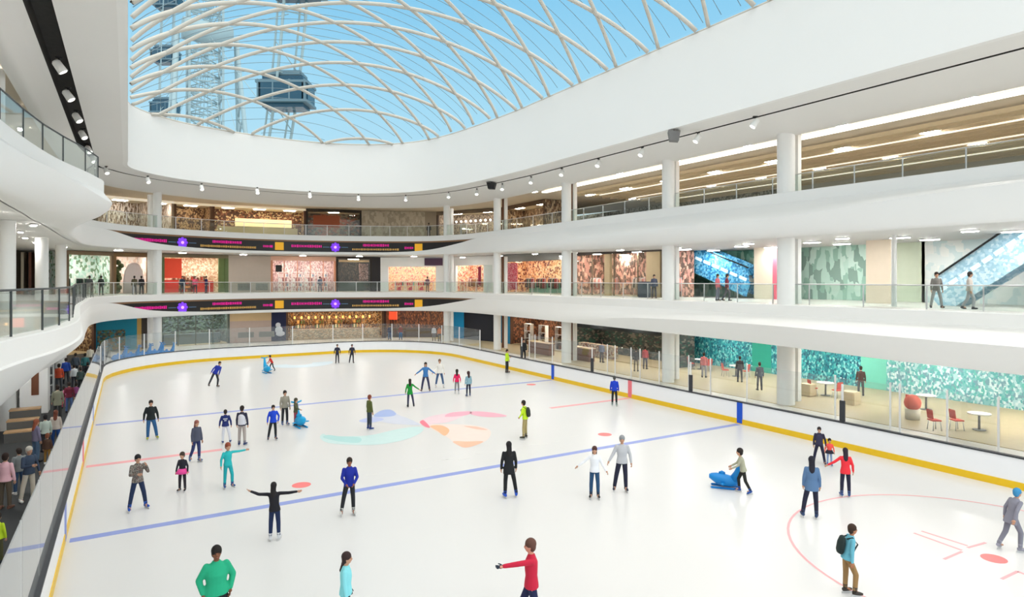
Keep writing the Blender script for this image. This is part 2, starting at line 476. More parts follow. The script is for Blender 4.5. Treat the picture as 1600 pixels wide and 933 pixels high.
def arcpaint(name, c, r, w, a0, a1, m, n=48):
    P, Q = ringpoly(c, r, w, a0, a1, n)
    return MB().sheet([[(p[0], p[1], .004), (q[0], q[1], .004)] for p, q in zip(P, Q)], smooth=False).build(name, m, ice)
def disc(name, c, r, m, n=32):
    return paint(name, [(c[0]+r*math.cos(2*PI*i/n), c[1]+r*math.sin(2*PI*i/n)) for i in range(n)], m)
RDP = mat('ice_paint_red', srgb(240, 120, 120), .4)
fo = ground(1553, 873)
arcpaint('faceoff_circle', (fo.x, fo.y), 4.57, .065, 0, 360, LRD, 72)
disc('faceoff_spot', (fo.x, fo.y), .27, RDP)
for px, py in ((471, 758), (945, 679), (830, 441+160)):
    g = ground(px, py); disc('faceoff_spot', (g.x, g.y), .3, RDP)
for a, b in (((1428, 833), (1503, 860)), ((1440, 830), (1512, 853)), ((1475, 874), (1503, 862)), ((1512, 856), (1540, 848)), ((1565, 905), (1590, 893)), ((1590, 893), (1620, 905))):
    A, B = ground(*a), ground(*b); paint('faceoff_mark', strip(A.xy, B.xy, .07), LRD)
# centre emblem: teal/blue leaf on one side, pink/orange on the other
def gp(pts): return [tuple(ground(x, y).xy) for x, y in pts]
def smoothpoly(pts, n=6):
    P = pts; N = len(P); out = []
    for i in range(N):
        p0, p1, p2, p3 = P[i-1], P[i], P[(i+1) % N], P[(i+2) % N]
        for k in range(n):
            t = k/n; out.append(tuple(.5*((2*b)+(-a+c)*t+(2*a-5*b+4*c-d)*t*t+(-a+3*b-3*c+d)*t**3) for a, b, c, d in zip(p0, p1, p2, p3)))
    return out
def emblem(pts, c, z=.004, sm=True):
    P = gp(pts); P = smoothpoly(P) if sm else P
    bm = MB(); vs = [bm.bm.verts.new((x, y, z)) for x, y in P]; f = bm.bm.faces.new(vs)
    bmesh.ops.triangulate(bm.bm, faces=[f]); o = bm.build('centre_emblem', cm(*c, rough=.4), ice)
    if o.data.polygons[0].normal.z < 0: o.data.flip_normals()
    return o
emblem([(500, 684), (512, 692), (545, 695), (590, 695), (630, 688), (655, 678), (662, 669), (650, 667), (620, 671), (580, 680), (545, 682), (515, 682), (505, 678)], (196, 222, 222), .004)
emblem([(505, 684), (530, 690), (560, 692), (562, 684), (530, 682), (512, 680)], (170, 212, 212), .005)
emblem([(585, 655), (600, 643), (612, 641), (622, 648), (640, 655), (657, 664), (640, 664), (610, 662)], (204, 209, 224), .004)
emblem([(584, 651), (595, 642), (610, 640.5), (619, 647), (610, 651)], (158, 178, 224), .005)
emblem([(562, 657), (580, 652), (600, 655), (585, 660), (566, 660)], (180, 190, 228), .005)
emblem([(656, 660), (672, 651), (700, 646), (735, 644), (720, 652), (700, 660), (675, 663), (668, 668)], (232, 206, 214), .004)
emblem([(695, 651), (705, 645), (735, 643), (732, 648), (712, 651)], (240, 170, 190), .005)
emblem([(735, 647), (740, 643), (770, 645), (792, 650), (775, 652), (752, 651)], (240, 172, 190), .005)
emblem([(656, 660), (662, 657), (672, 668), (664, 667)], (240, 120, 140), .006)
emblem([(668, 665), (690, 663), (740, 665), (765, 672), (763, 686), (745, 695), (725, 699), (710, 692), (700, 684), (685, 676)], (236, 216, 208), .003)
emblem([(672, 666), (690, 665), (702, 672), (695, 681), (684, 674)], (244, 182, 142), .005)
emblem([(708, 690), (730, 690), (755, 690), (740, 697), (726, 699.5), (716, 696)], (244, 186, 158), .005)
emblem([(725, 666), (745, 667), (762, 672), (745, 671)], (244, 190, 172), .005)
# faint grey lettering-like scuffs across the near part of centre ice
SC_M = mat('ice_scuff', srgb(222, 222, 221), .4)
for i in range(16):
    px = 580+i*21+random.uniform(-4, 4); py = 744-(px-580)*.19+random.uniform(-4, 4); a = ground(px, py); L = random.uniform(.1, .3)
    paint('ice_scuff', strip((a.x-L, a.y), (a.x+L, a.y+random.uniform(-.1, .2)), .1), SC_M)
g = ground(468, 568); arcpaint('goal_crease', (g.x, g.y), 1.8, 1.6, 180, 360, cm(214, 230, 240, rough=.4), 24)

boards = empty('rink_boards', (11.5, 27.6, 0))
tag(boards, 'white rink boards with yellow kick plate, dark cap and clear glass', 'rink boards')
def bpar(o): o.parent = boards; o.matrix_parent_inverse = Matrix.Translation((-11.5, -27.6, 0)); return o
def loop_band(i, o, z0, z1, m, name):
    """closed band between two offsets of the rink outline"""
    A = rrect(XL-i, XR+i, YN-i, YF+i, CR+i); B = rrect(XL-o, XR+o, YN-o, YF+o, CR+o)
    rows = [[(a[0], a[1], z0), (a[0], a[1], z1), (b[0], b[1], z1), (b[0], b[1], z0), (a[0], a[1], z0)] for a, b in zip(A, B)]
    return bpar(MB().sheet(rows, smooth=False, closed=True).build(name, m))
loop_band(0, .12, .22, 1.0, BOARD, 'board_panel')
loop_band(-.02, .1, 0.0, .24, YEL, 'kick_plate')
loop_band(-.03, .17, 1.0, 1.05, DARK, 'cap_rail')
for y in (20.0, 35.3):
    bpar(MB().box((XR-.012, y, .52), (.03, .3, .96)).build('blue_marker', BLUE)); bpar(MB().box((XL+.012, y, .52), (.03, .3, .96)).build('blue_marker', mat('marker_pale_blue', srgb(150, 160, 210))))
bpar(MB().box((XR-.012, 27.6, .52), (.03, .3, .96)).build('red_marker', RED))
bpar(MB().box((XL+.012, 27.6, .52), (.03, .3, .96)).build('red_marker', RED))
# clear glass above the boards
def gpath(i):
    return rrect(XL-i, XR+i, YN-i, YF+i, CR+i, 10)
gmid = .07
lp = [(XL-gmid, 44-i*2.4) for i in range(20)]           # long side next to the walkway
m = MB()
for a, b in zip(lp, lp[1:]): m.box(((a[0]+b[0])/2, (a[1]+b[1])/2, 1.98), (.02, abs(a[1]-b[1])-.02, 1.86))
bpar(m.build('side_glass', GL_SIDE))
for a in lp[1:]:
    bpar(MB().box((a[0]-.012, a[1], 1.97), (.025, .03, 1.84)).build('glass_joint', mat('joint_grey', srgb(170, 172, 174), .4)))
# corner and far glass from left side round to the right far corner
arc = [p for p in gpath(gmid)]
n1 = 11
full = []
A1 = arc[0:11]; A2 = arc[11:22]
path = [(XL-gmid, 44.0)] + [(XL-gmid, 46.6)] + list(reversed(A2)) + [(XR-CR-i*1.5, YF+gmid) for i in range(0)] + []
seg_far = [(XL+CR+(XR-XL-2*CR)*i/5, YF+gmid) for i in range(1, 5)]
path += seg_far + list(reversed(A1)) + [(XR+gmid, 48.0), (XR+gmid, 45.8)]
m = MB(); HG = 2.65
pth2 = [path[0]]
for a, b in zip(path, path[1:]):
    a, b = Vector(a), Vector(b); L = (b-a).length; c = (a+b)/2; ang = math.atan2((b-a).y, (b-a).x)
    m.box((c.x, c.y, (1.05+HG)/2), (L-.015, .016, HG-1.05), ang)
bpar(m.build('end_glass', GL_RINK))
PST = mat('post_white', srgb(225, 226, 226), .4)
for a in path[1::2]:
    bpar(MB().box((a[0], a[1], (1.04+HG)/2), (.07, .07, HG-1.04), bev=.01).build('glass_post', PST))
# right side bench enclosure: posts and panes standing back from the board
for px in (815, 925, 1079, 1316):
    v = az_dir(px); s = (XR+.08)/v.x; y = v.y*s
    o = empty('gate_post', (XR+.09, y, 1.05)); o.parent = boards; o.matrix_parent_inverse = Matrix.Translation((-11.5, -27.6, 0))
    p1 = MB().box((0, 0, .42), (.1, .2, .84), bev=.01).build('post_sleeve', DARK); p1.parent = o
    p2 = MB().box((0, 0, 1.15), (.05, .08, .7), bev=.01).build('post_tip', PST); p2.parent = o

LEDM = mat('led_panel', srgb(34, 32, 34), .35, emit=.02)
PINK = mat('led_pink', srgb(200, 20, 130), emit=.55); GOLD = mat('led_gold', srgb(190, 150, 80), emit=.3); AMB = mat('led_amber', srgb(216, 160, 40), emit=.45)
VIO = mat('led_violet', srgb(120, 60, 220), emit=.8); LILAC = mat('led_lilac', srgb(215, 160, 255), emit=1.0); TEALL = mat('led_teal', srgb(80, 110, 140), emit=.2)
def led_band(C, z, which):
    i0 = next(i for i, r in enumerate(C) if r[5] > .02 and r[1] > 60); i1 = max(i for i, r in enumerate(C) if r[5] > .02 and i > i0)
    S = C[i0-2:i1+3]; N = normals(C)[i0-2:i1+3]
    root = empty('led_ribbon_screen', (13, 68, z-1.2))
    tag(root, 'long curved dark screen with pink and gold text on the %s balcony edge' % which, 'screen')
    def par(o): o.parent = root; o.matrix_parent_inverse = Matrix.Translation((-13, -68, -(z-1.2))); return o
    rows, tr = [], []
    for r, n in zip(S, N):
        l = resolve_led(r); a, b = .70, .55+.05+(2.0-.55-.27)*1.0
        P = lambda off, dz: (r[0]+n[0]*off, r[1]+n[1]*off, z-dz)
        rows.append([P(-.12, a), P(-.12, b), P(-.25, b), P(-.25, a), P(-.12, a)])
        tr.append([P(-.06, .5), P(-.08, .7), P(-.25, .7), P(-.25, .5), P(-.06, .5)])
    par(MB().sheet(rows, smooth=False).build('screen_panel', LEDM)); par(MB().sheet(tr, smooth=False).build('bronze_trim', BRONZE))
    poly = [(r[0], r[1]) for r in S]; front = offset(poly, .10)
    def at(px):
        best = None; v = az_dir(px)
        for i in range(len(front)-1):
            p, q = Vector(front[i]), Vector(front[i+1]); e = q-p; den = v.x*e.y-v.y*e.x
            s = (p.x*e.y-p.y*e.x)/den; u = (p.x*v.y-p.y*v.x)/den
            if 0 <= u <= 1 and s > 0: return v*s, math.atan2(e.y, e.x)
        return None
    def bars(x0, x1, dz, h, m, nm, gap=.12):
        b = MB(); rnd = random.Random(int(x0)); x = x0
        while x < x1:
            w = rnd.uniform(1.2, 3.0); a = at(min(x+w/2, x1))
            if a:
                p, an = a; L = (at(x+w)[0]-at(x)[0]).length*.8 if at(x+w) and at(x) else .2
                b.box((p.x, p.y, z-dz), (L, .03, h*rnd.uniform(.8, 1.1)), an)
            x += w+.5
        return par(b.build(nm, m))
    def medal(px):
        p, an = at(px); nrm = Vector((math.sin(an), -math.cos(an), 0)); c = Vector((p.x, p.y, z-1.22))+nrm*.02
        M = Matrix.Rotation(an, 4, 'Z') @ Matrix.Rotation(PI/2, 4, 'X')
        b = MB()
        for k in range(8):
            q = c+Vector((math.cos(an)*math.cos(k*PI/4), math.sin(an)*math.cos(k*PI/4), math.sin(k*PI/4)))*.36
            b.ball(q, (.17, .17, .02), VIO, 1, M)
        b.ball(c, (.34, .34, .03), VIO, 2, M); b.ball(c+nrm*.02, (.15, .15, .03), LILAC, 2, M)
        for sx in (-1, 1): b.box(c+Vector((math.cos(an), math.sin(an), 0))*sx*.95, (.7, .03, .07), an, TEALL)
        return par(b.build('medallion', None))
    for x0, x1, dz in ((210, 260, 1.15), (455, 503, 1.15)): bars(x0, x1, dz, .26, PINK, 'pink_lettering')
    for x0, x1 in ((332, 378), (567, 607)): bars(x0, x1, .98, .26, PINK, 'pink_lettering')
    for x0, x1 in ((313, 400), (550, 622)): bars(x0, x1, 1.42, .2, GOLD, 'gold_lettering')
    for x0, x1 in ((411, 425), (632, 645)): bars(x0, x1, 1.25, .24, PINK, 'pink_lettering')
    for px in (285, 524): medal(px)
    for px in (436.5, 654):
        p, an = at(px); par(MB().box((p.x, p.y, z-1.2), (.85, .04, .8), an).build('amber_square', AMB))
led_band(C3, 11.4, 'top'); led_band(C2, 5.4, 'middle')

# ------------------------------------------------------------------ railings
def railing(C, z, i0, i1, side, post_m, every, set_back=.25, label='', hand=METAL):
    P = offset(C, set_back)[i0:i1]
    L = [P[0]]; acc = 0
    for a, b in zip(P, P[1:]):
        acc += math.hypot(b[0]-a[0], b[1]-a[1])
        if acc >= every: L.append(b); acc = 0
    if L[-1] != P[-1]: L.append(P[-1])
    root = empty('glass_railing', (L[0][0], L[0][1], z)); tag(root, label, 'railing')
    inv_ = Matrix.Translation((-L[0][0], -L[0][1], -z))
    def par(o): o.parent = root; o.matrix_parent_inverse = inv_; return o
    m = MB()
    for a, b in zip(L, L[1:]):
        a, b = Vector(a), Vector(b); c = (a+b)/2
        m.box((c.x, c.y, z+.55), ((b-a).length-.04, .02, 1.02), math.atan2((b-a).y, (b-a).x))
    par(m.build('glass_panels', GL_RAIL))
    par(MB().tube([(p[0], p[1], z+1.1) for p in L], .03, 8).build('handrail', hand))
    for p in L: par(MB().box((p[0], p[1], z+.54), (.05, .05, 1.1)).build('post', post_m))
    return root
def idx(C, f):
    return [i for i, r in enumerate(C) if f(r)]
DG = mat('rail_dark', srgb(60, 66, 68), .4)
for C, z, w in ((C3, 11.4, 'top'), (C2, 5.4, 'middle')):
    iL = [i for i, r in enumerate(C) if r[0] < 0 and r[1] < 59 and r[1] > 6]; iF = [i for i, r in enumerate(C) if r[1] >= 58]; iR = [i for i, r in enumerate(C) if r[0] > 25 and r[1] < 60 and r[1] > -3]
    railing(C, z, iL[0], iL[-1]+1, 'left', DG, 1.9, .2, 'glass railing on the wavy near side of the %s balcony' % w, DG)
    railing(C, z, iF[0], iF[-1]+1, 'far', METAL, 1.8, .35, 'glass railing above the long screen on the %s balcony' % w)
    railing(C, z, iR[0], iR[-1]+1, 'right', METAL, 2.0, 1.25, 'glass railing behind the columns on the straight side of the %s balcony' % w)

# ------------------------------------------------------------------ columns
def column(x, y, z0, z1, r, label, square=False, m=None):
    b = MB()
    b.tube([(0, 0, z0), (0, 0, z1)], r, 24)
    o = b.build('column', m or COLM); auto_sharp(o, 40); o.location = (x, y, 0)
    return struct(o, label, 'column')
rc = [(1228, .46), (1044, .40), (885, .40), (777, .36)]
ordn = ['nearest', 'second', 'third', 'fourth']
for (px, r), w in zip(rc, ordn):
    v = az_dir(px); s = 30.55/v.x; y = v.y*s
    column(30.55, y, 0, 14.7, r, 'round white column on the straight side, %s one along the boards' % w)
    for k, (dx, mm, wd) in enumerate(((14, BROWN, .14), (19, COLM, .2))):
        v2 = az_dir(px+dx*(.7+.3*(px > 1100))); s2 = 31.9/v2.x
        for z0, z1 in ((0, 3.35), (5.4, 9.0), (11.4, 14.9)):
            o = MB().box((31.9, v2.y*s2, (z0+z1)/2), (.3, wd, z1-z0)).build('trim_%d' % (10+k), mm); struct(o, 'slim %s jamb behind the %s round column at the %s' % ('brown' if k == 0 else 'white', w, {0: 'ground floor', 5.4: 'middle level', 11.4: 'top level'}[z0]), 'jamb')
v = az_dir(1397); s = 33.0/v.x
column(33.0, v.y*s, 5.4, 9.0, .12, 'thin white post beside the beige pier on the middle level')
edge2 = [(r[0], r[1]) for r in C2]
for px, off, r, w in ((246, .6, .35, 'front of the pair at the far corner by the red shop'), (237.5, 2.6, .38, 'rear of the pair at the far corner by the red shop'), (698, .6, .34, 'by the maroon sign at the far end'), (706, 3.2, .2, 'slim one behind the far end column')):
    p = az_hit(px, offset(edge2, off))
    column(p.x, p.y, 0, 14.6, r, 'white column, '+w)
for (x, y), w in zip(((-4.7, 36.3), (-4.7, 50.2), (-4.4, 59.6)), ('nearest', 'middle', 'farthest')):
    column(x, y, 0, 9.4, .36, 'white column on the walkway side, %s of three' % w)
column(-4.4, 31.5, 11.4, 14.9, .3, 'white column on the top balcony walkway side')
# walls closing the walkway side
struct(MB().box((-10.5, 30, 2.7), (.3, 72, 5.4)).build('wall_left', CREAM), 'cream wall behind the ground floor walkway', 'wall')
struct(MB().box((-9.5, 30, 7.4), (.3, 72, 4.0)).build('wall_left.001', CREAM), 'cream wall behind the middle balcony walkway', 'wall')
struct(MB().box((-9.5, 30, 13.2), (.3, 72, 3.6)).build('wall_left.002', WHITE), 'white wall behind the top balcony walkway', 'wall')
for px0, px1, m_, z0, z1, X in ((20, 36, mat('dark_gold', srgb(112, 88, 48), .6), 5.4, 8.8, -8.8), (37, 49, CREAM, 5.4, 9.2, -8), (49, 58, BROWN, 5.4, 9.2, -7.4), (74, 85, CREAM, 5.4, 9.2, -7), (85, 91, BROWN, 5.4, 9.2, -6.8)):
    v0, v1 = az_dir(px0), az_dir(px1); y0 = v0.y*X/v0.x; y1 = v1.y*X/v1.x
    o = MB().box((X-.1, (y0+y1)/2, (z0+z1)/2), (.2, abs(y1-y0), z1-z0)).build('trim_4', m_); struct(o, 'tall %s panel on the middle balcony wall, %s' % ({20: 'gold brown', 37: 'cream', 49: 'brown', 74: 'cream', 85: 'brown'}[px0], {20: 'beside the nearest column', 37: 'wider one left of the brown strip', 49: 'before the middle column', 74: 'just past the middle column', 85: 'before the farthest column'}[px0]), 'wall panel')

# ------------------------------------------------------------------ shops and walls behind the balconies
EF = {1: [(r[0], r[1]) for r in C2], 2: [(r[0], r[1]) for r in C2], 3: [(r[0], r[1]) for r in C3]}
def wcurve(level, d):
    P = offset(EF[level], d) if not isinstance(d, list) else offset(EF[level], d)
    # keep only the run that does not fold back
    return P
FARW = [[-9.3, 54], [-9.3, 60], [-7.5, 66.5], [-3, 70.5], [3, 72.6], [9, 73.6], [16, 73.2], [23, 71.6], [28, 70.2], [31.5, 67.5], [33.6, 63.5], [34.3, 58], [34.5, 50], [34.5, 42], [34.5, 30], [34.5, 20], [34.5, 5]]
W = {1: FARW, 2: FARW, 3: [[p[0]+(2.5 if p[0] > 31 else 0)-(0 if p[0] > -9 else 0), p[1]+(3 if 66 < p[1] else 1.5)] for p in FARW]}
MW = [[39.5, 47], [39.5, 5]]
Z = {1: (0.0, 3.4), 2: (5.4, 9.35), 3: (11.4, 15.0)}
def frame_of(level, x0, x1, poly=None):
    p, q = az_hit(x0, poly or W[level]), az_hit(x1, poly or W[level])
    e = q-p; an = math.atan2(e.y, e.x)
    return p, q, e.length, an
class Unit:
    """local frame: x along the front, y into the shop, z up"""
    def __init__(s, level, x0, x1, name, label, cat='shop', poly=None, kind=None):
        s.p, s.q, s.w, s.an = frame_of(level, x0, x1, poly); s.z0, s.z1 = Z[level]; s.h = s.z1-s.z0
        s.o = empty(name, (s.p.x, s.p.y, s.z0), s.an); tag(s.o, label, cat, kind=kind)
    def part(s, name, m, boxes, bev=0):
        o = None
        for (x0, x1, y0, y1, z0, z1) in boxes:
            o = MB().box(((x0+x1)/2, (y0+y1)/2, (z0+z1)/2), (abs(x1-x0), abs(y1-y0), abs(z1-z0)), bev=bev).build(name, m, s.o)
        return o
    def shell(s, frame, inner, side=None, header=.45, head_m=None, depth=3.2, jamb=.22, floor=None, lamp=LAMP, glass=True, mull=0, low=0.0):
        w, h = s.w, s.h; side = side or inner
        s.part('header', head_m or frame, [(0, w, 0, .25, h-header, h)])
        s.part('jamb', frame, [(0, jamb, 0, .3, 0, h-header), (w-jamb, w, 0, .3, 0, h-header)])
        s.part('back_wall', inner, [(0, w, depth, depth+.1, 0, h)])
        s.part('side_wall', side, [(-.05, .0, .1, depth, 0, h), (w, w+.05, .1, depth, 0, h)])
        s.part('shop_floor', floor or TAN, [(0, w, .05, depth, .005, .03)])
        s.part('shop_ceiling', CREAM, [(0, w, .25, depth, h-.2, h-.1)])
        n = max(1, int(w/3.2))
        s.part('added_ceiling_lamp', lamp, [(w*(k+.5)/n-.6, w*(k+.5)/n+.6, .9, 1.5, h-.26, h-.2) for k in range(n)])  # glowing panels added to light the shop interior
        if glass:
            s.part('shop_window', GL_SHOP, [(jamb, w-jamb, .1, .12, low, h-header)])
        if mull:
            s.part('mullion', frame, [(w*(k+1)/(mull+1)-.04, w*(k+1)/(mull+1)+.04, .06, .16, 0, h-header) for k in range(mull)])
    def wall(s, m, thick=.3):
        s.part('wall_panel', m, [(0, s.w, 0, thick, 0, s.h)])
def solid(level, x0, x1, m, label, poly=None, name='wall_far'):
    u = Unit(level, x0, x1, name, label, 'wall', poly, kind='structure'); u.wall(m); return u

def shelf_things(u, xs, y, m_frame, cols, h=1.7, wid=1.1, n=4, group='', label='', name='display_shelf', fill=.8):
    """shelf units with goods on them, one thing each; copies share meshes"""
    first = None
    for i, x in enumerate(xs):
        if first is None:
            r = empty(name, (0, 0, 0)); b = MB()
            b.box((-wid/2, 0, h/2), (.05, .4, h)).box((wid/2, 0, h/2), (.05, .4, h))
            for k in range(n+1): b.box((0, 0, .03+(h-.06)*k/n), (wid, .4, .04))
            b.build('shelf_frame', m_frame, r)
            for k in range(n):
                g = MB(); xx = -wid/2+.08
                while xx < wid/2-.15:
                    ww = random.uniform(.08, .2); hh = (h/n)*random.uniform(.45, .8)
                    if random.random() < fill: g.box((xx+ww/2, 0, .05+(h-.06)*k/n+hh/2), (ww*.9, .25, hh), m=cm(*random.choice(cols)))
                    xx += ww
                if g.bm.verts: g.build('goods', None, r)
                else: g.bm.free()
            first = r; o = r
        else: o = copy_tree(first)
        M = Matrix.Rotation(u.an, 4, 'Z'); v = M @ Vector((x, y, 0))
        o.location = (u.p.x+v.x, u.p.y+v.y, u.z0+.03); o.rotation_euler = (0, 0, u.an)
        tag(o, label, 'shelf', group if len(xs) > 1 else None)
def rack_things(u, xs, y, cols, group, label):
    first = None
    for x in xs:
        if first is None:
            r = empty('clothes_rack'); b = MB()
            b.tube([(-.7, 0, 1.45), (.7, 0, 1.45)], .025).tube([(-.65, 0, 0), (-.65, 0, 1.45)], .025).tube([(.65, 0, 0), (.65, 0, 1.45)], .025)
            b.box((-.65, 0, .02), (.06, .5, .04)).box((.65, 0, .02), (.06, .5, .04)); b.build('rack_frame', METAL, r)
            for k in range(9):
                g = MB(); xx = -.55+k*.137; hh = random.uniform(.7, 1.0)
                g.loft([(Vector((xx, 0, 1.42)), Vector((.01, 0, 0)), Vector((0, .06, 0))), (Vector((xx, 0, 1.34)), Vector((.03, 0, 0)), Vector((0, .2, 0))),
                        (Vector((xx, 0, 1.42-hh)), Vector((.05, 0, 0)), Vector((0, .24, 0)))], n=8)
                g.build('garment', cm(*random.choice(cols)), r)
            first = r; o = r
        else: o = copy_tree(first)
        v = Matrix.Rotation(u.an, 4, 'Z') @ Vector((x, y, 0))
        o.location = (u.p.x+v.x, u.p.y+v.y, u.z0+.03); o.rotation_euler = (0, 0, u.an)
        tag(o, label, 'clothes rack', group if len(xs) > 1 else None)

def vents(u, xs, w=1.25, z=(.2, .95)):
    for x in xs:
        g = u.part('vent_grille', cm(140, 138, 132), [(x, x+w, -.05, 0, z[0], z[1])])
        b = MB()
        for k in range(7): b.box((x+w/2, -.06, z[0]+.07+k*(z[1]-z[0]-.1)/7), (w-.1, .02, .03))
        b.build('vent_slat', cm(110, 108, 104), g)

# ---- middle level
u = Unit(2, 104, 178, 'open_shop', 'pale green lit shop on the middle level beside the far corner columns')
u.shell(cm(120, 100, 80), mosaic('mint_goods', [(225, 240, 232), (190, 222, 210), (240, 244, 240), (120, 150, 120), (215, 232, 226)], (.8, .8, .6)), glass=False, header=.35, head_m=cm(130, 110, 90))
rack_things(u, [u.w*.12, u.w*.55], 1.6, [(40, 40, 44), (90, 50, 48), (160, 170, 160), (30, 60, 50)], 'racks in the pale green shop', 'dark clothes rack inside the pale green shop')
u = Unit(2, 178, 234, 'open_shop', 'cream boutique with a white arched feature wall on the middle level')
u.shell(cm(125, 98, 70), mosaic('blush_goods', [(232, 214, 206), (225, 220, 214), (210, 190, 176)], (.7, .7, .5)), glass=False, header=.4)
b = MB(); b.loft([(Vector((1.9, .5, z)), Vector((r, 0, 0)), Vector((0, .12, 0))) for z, r in ((.04, .95), (1.2, .95), (2.2, .8), (2.8, .5), (3.0, .2))], n=16)
b.build('arched_panel', cm(226, 214, 212), u.o)
b = MB(); [b.ball((.55+random.uniform(-.25, .25), .5+random.uniform(-.2, .2), z), .3, sub=1) for z in [i*.3+.3 for i in range(10)]]
b.build('green_wall_plants', mosaic('leaf_green', [(70, 84, 44), (96, 108, 58), (52, 60, 36)], (6, 6, 6)), u.o)
u = Unit(2, 251, 357, 'open_shop', 'shop with red entrance panel and cream wall on the middle level')
u.shell(cm(92, 108, 70), mosaic('cream_goods', [(228, 212, 186), (214, 190, 160), (190, 150, 120), (236, 226, 204), (200, 176, 140)], (1.1, 1.1, .9)), glass=False, header=.35, head_m=cm(120, 110, 88), jamb=.35)
u.part('red_panel', cm(226, 78, 54, emit=.15), [(.15, 2.0, .35, .5, 1.5, 3.5)]); u.part('green_edge_panel', cm(96, 112, 66), [(u.w-.95, u.w-.35, .1, .35, 0, 3.6)])
u.part('red_counter', cm(190, 50, 40), [(u.w*.55, u.w-1.0, 1.8, 2.3, 0, 1.2), (.4, 2.0, 1.6, 2.1, 0, 1.3)])
shelf_things(u, [u.w*.35, u.w*.5, u.w*.65], 2.7, BROWN, [(170, 60, 46), (200, 150, 90), (120, 80, 60)], group='shelves in the red panel shop', label='brown goods shelf at the back of the red panel shop')
u = solid(2, 357, 423, TAUPE, 'taupe wall with two vent grilles on the middle level'); vents(u, [.9, 2.7])
u = Unit(2, 423, 525, 'glass_shopfront', 'copper framed shop with pale pink shelving on the middle level')
u.shell(cm(206, 142, 112), mosaic('pink_goods', [(238, 206, 200), (226, 184, 180), (190, 140, 140), (244, 224, 220), (170, 130, 128)], (2.2, 2.2, .8)), header=.5, head_m=cm(222, 178, 156), mull=4)
u.part('black_sign', BLACK, [(.5, 1.15, .02, .1, 2.2, 2.95)])
shelf_things(u, [1.4, 2.8, 4.2, 5.6], 1.9, WHITE, [(236, 210, 206), (150, 90, 96), (120, 150, 170), (240, 236, 232)], h=2.2, group='pink shop shelves', label='white shelf with pink and grey goods in the copper framed shop')
u = Unit(2, 525, 581, 'glass_shopfront', 'dark shop with tan fascia strip on the middle level')
u.shell(cm(44, 38, 34), mosaic('dark_goods', [(40, 34, 28), (58, 50, 40), (90, 70, 56), (30, 28, 24)], (1.6, 1.6, 1.2)), header=.25, head_m=cm(60, 50, 42), lamp=LAMPW)
u.part('tan_strip', cm(206, 178, 140), [(.3, u.w-.3, .0, .08, u.h-.6, u.h-.35)])
u.part('pink_display', mosaic('mauve_goods', [(200, 160, 150), (140, 100, 90), (90, 66, 58)], (3, 3, 2)), [(u.w*.66, u.w-.3, 1.2, 1.4, 1.2, 3.2)])
u.part('dark_counter', cm(46, 52, 40), [(.4, u.w*.8, 1.0, 1.5, 0, 1.1)])
solid(2, 581, 594.5, cm(44, 40, 42), 'narrow black pier between two shops on the middle level')
u = Unit(2, 594.5, 693, 'glass_shopfront', 'white framed beauty shop with peach interior and dark sign on the middle level')
u.shell(WHITE, mosaic('peach_goods', [(238, 204, 172), (230, 184, 150), (214, 120, 120), (244, 224, 196), (232, 196, 150)], (1.4, 1.4, 1.1)), header=1.1, mull=0, jamb=.9)
u.part('dark_sign', cm(84, 62, 84), [(u.w-2.2, u.w-.1, -.1, 0, u.h-.95, u.h-.1)])
shelf_things(u, [2.0, 3.3, 4.6], 1.6, WHITE, [(226, 90, 110), (60, 160, 140), (200, 60, 90), (240, 190, 160)], h=1.2, n=2, group='peach shop display stands', label='low white display stand with pink goods in the peach shop')
u = Unit(2, 708, 774, 'glass_shopfront', 'white corner shop with small peach window on the middle level')
u.shell(WHITE, mosaic('peach_goods2', [(240, 210, 180), (222, 160, 120), (180, 80, 80), (236, 214, 190)], (1.6, 1.6, 1.0)), header=1.0, jamb=.45)
u.part('maroon_banner', cm(130, 36, 58), [(u.w*.60, u.w*.66, .05, .12, .8, 2.8)]); u.part('white_panel', WHITE, [(u.w*.7, u.w-.3, .2, .3, 0, 3.0)])
rack_things(u, [u.w*.25, u.w*.45], 1.5, [(190, 140, 100), (150, 60, 70), (230, 210, 190)], 'racks in the white corner shop', 'small clothes rack inside the white corner shop')
u = Unit(2, 783, 880, 'glass_shopfront', 'shop with grey header and large pink flower panel by the boards side')
u.shell(cm(150, 140, 128), mosaic('tan_goods', [(226, 178, 130), (210, 150, 104), (120, 60, 50), (236, 204, 160)], (.9, .9, .9)), header=.75, head_m=cm(124, 122, 118))
u.part('flower_panel', mosaic('flower_pink', [(206, 60, 84), (226, 120, 130), (180, 40, 66), (236, 160, 166)], (2.2, 2.2, 2.2), detail=.25, fine=1.5), [(.4, 2.9, .15, .2, .3, 3.1)])
u.part('green_counter', cm(120, 176, 150), [(3.4, u.w-.4, 1.3, 1.8, 0, 1.0)])
rack_things(u, [4.0, 6.0, 8.0, 10], 1.0, [(60, 90, 70), (150, 50, 50), (36, 36, 40), (200, 170, 140)], 'racks in the flower panel shop', 'clothes rack inside the shop with the flower panel')
u = Unit(2, 893, 1036, 'glass_shopfront', 'brown clothing shop with pink displays between the second and third columns')
u.shell(cm(120, 104, 84), mosaic('rose_goods', [(150, 110, 96), (206, 150, 134), (110, 84, 70), (226, 184, 160), (90, 70, 60)], (.8, .8, .5)), header=.45, head_m=cm(70, 62, 58), mull=3)
u.part('beige_pillar', cm(206, 184, 148), [(u.w*.40, u.w*.46, .02, .3, 0, u.h-.4), (u.w*.84, u.w*.97, .02, .3, 0, u.h-.4)])
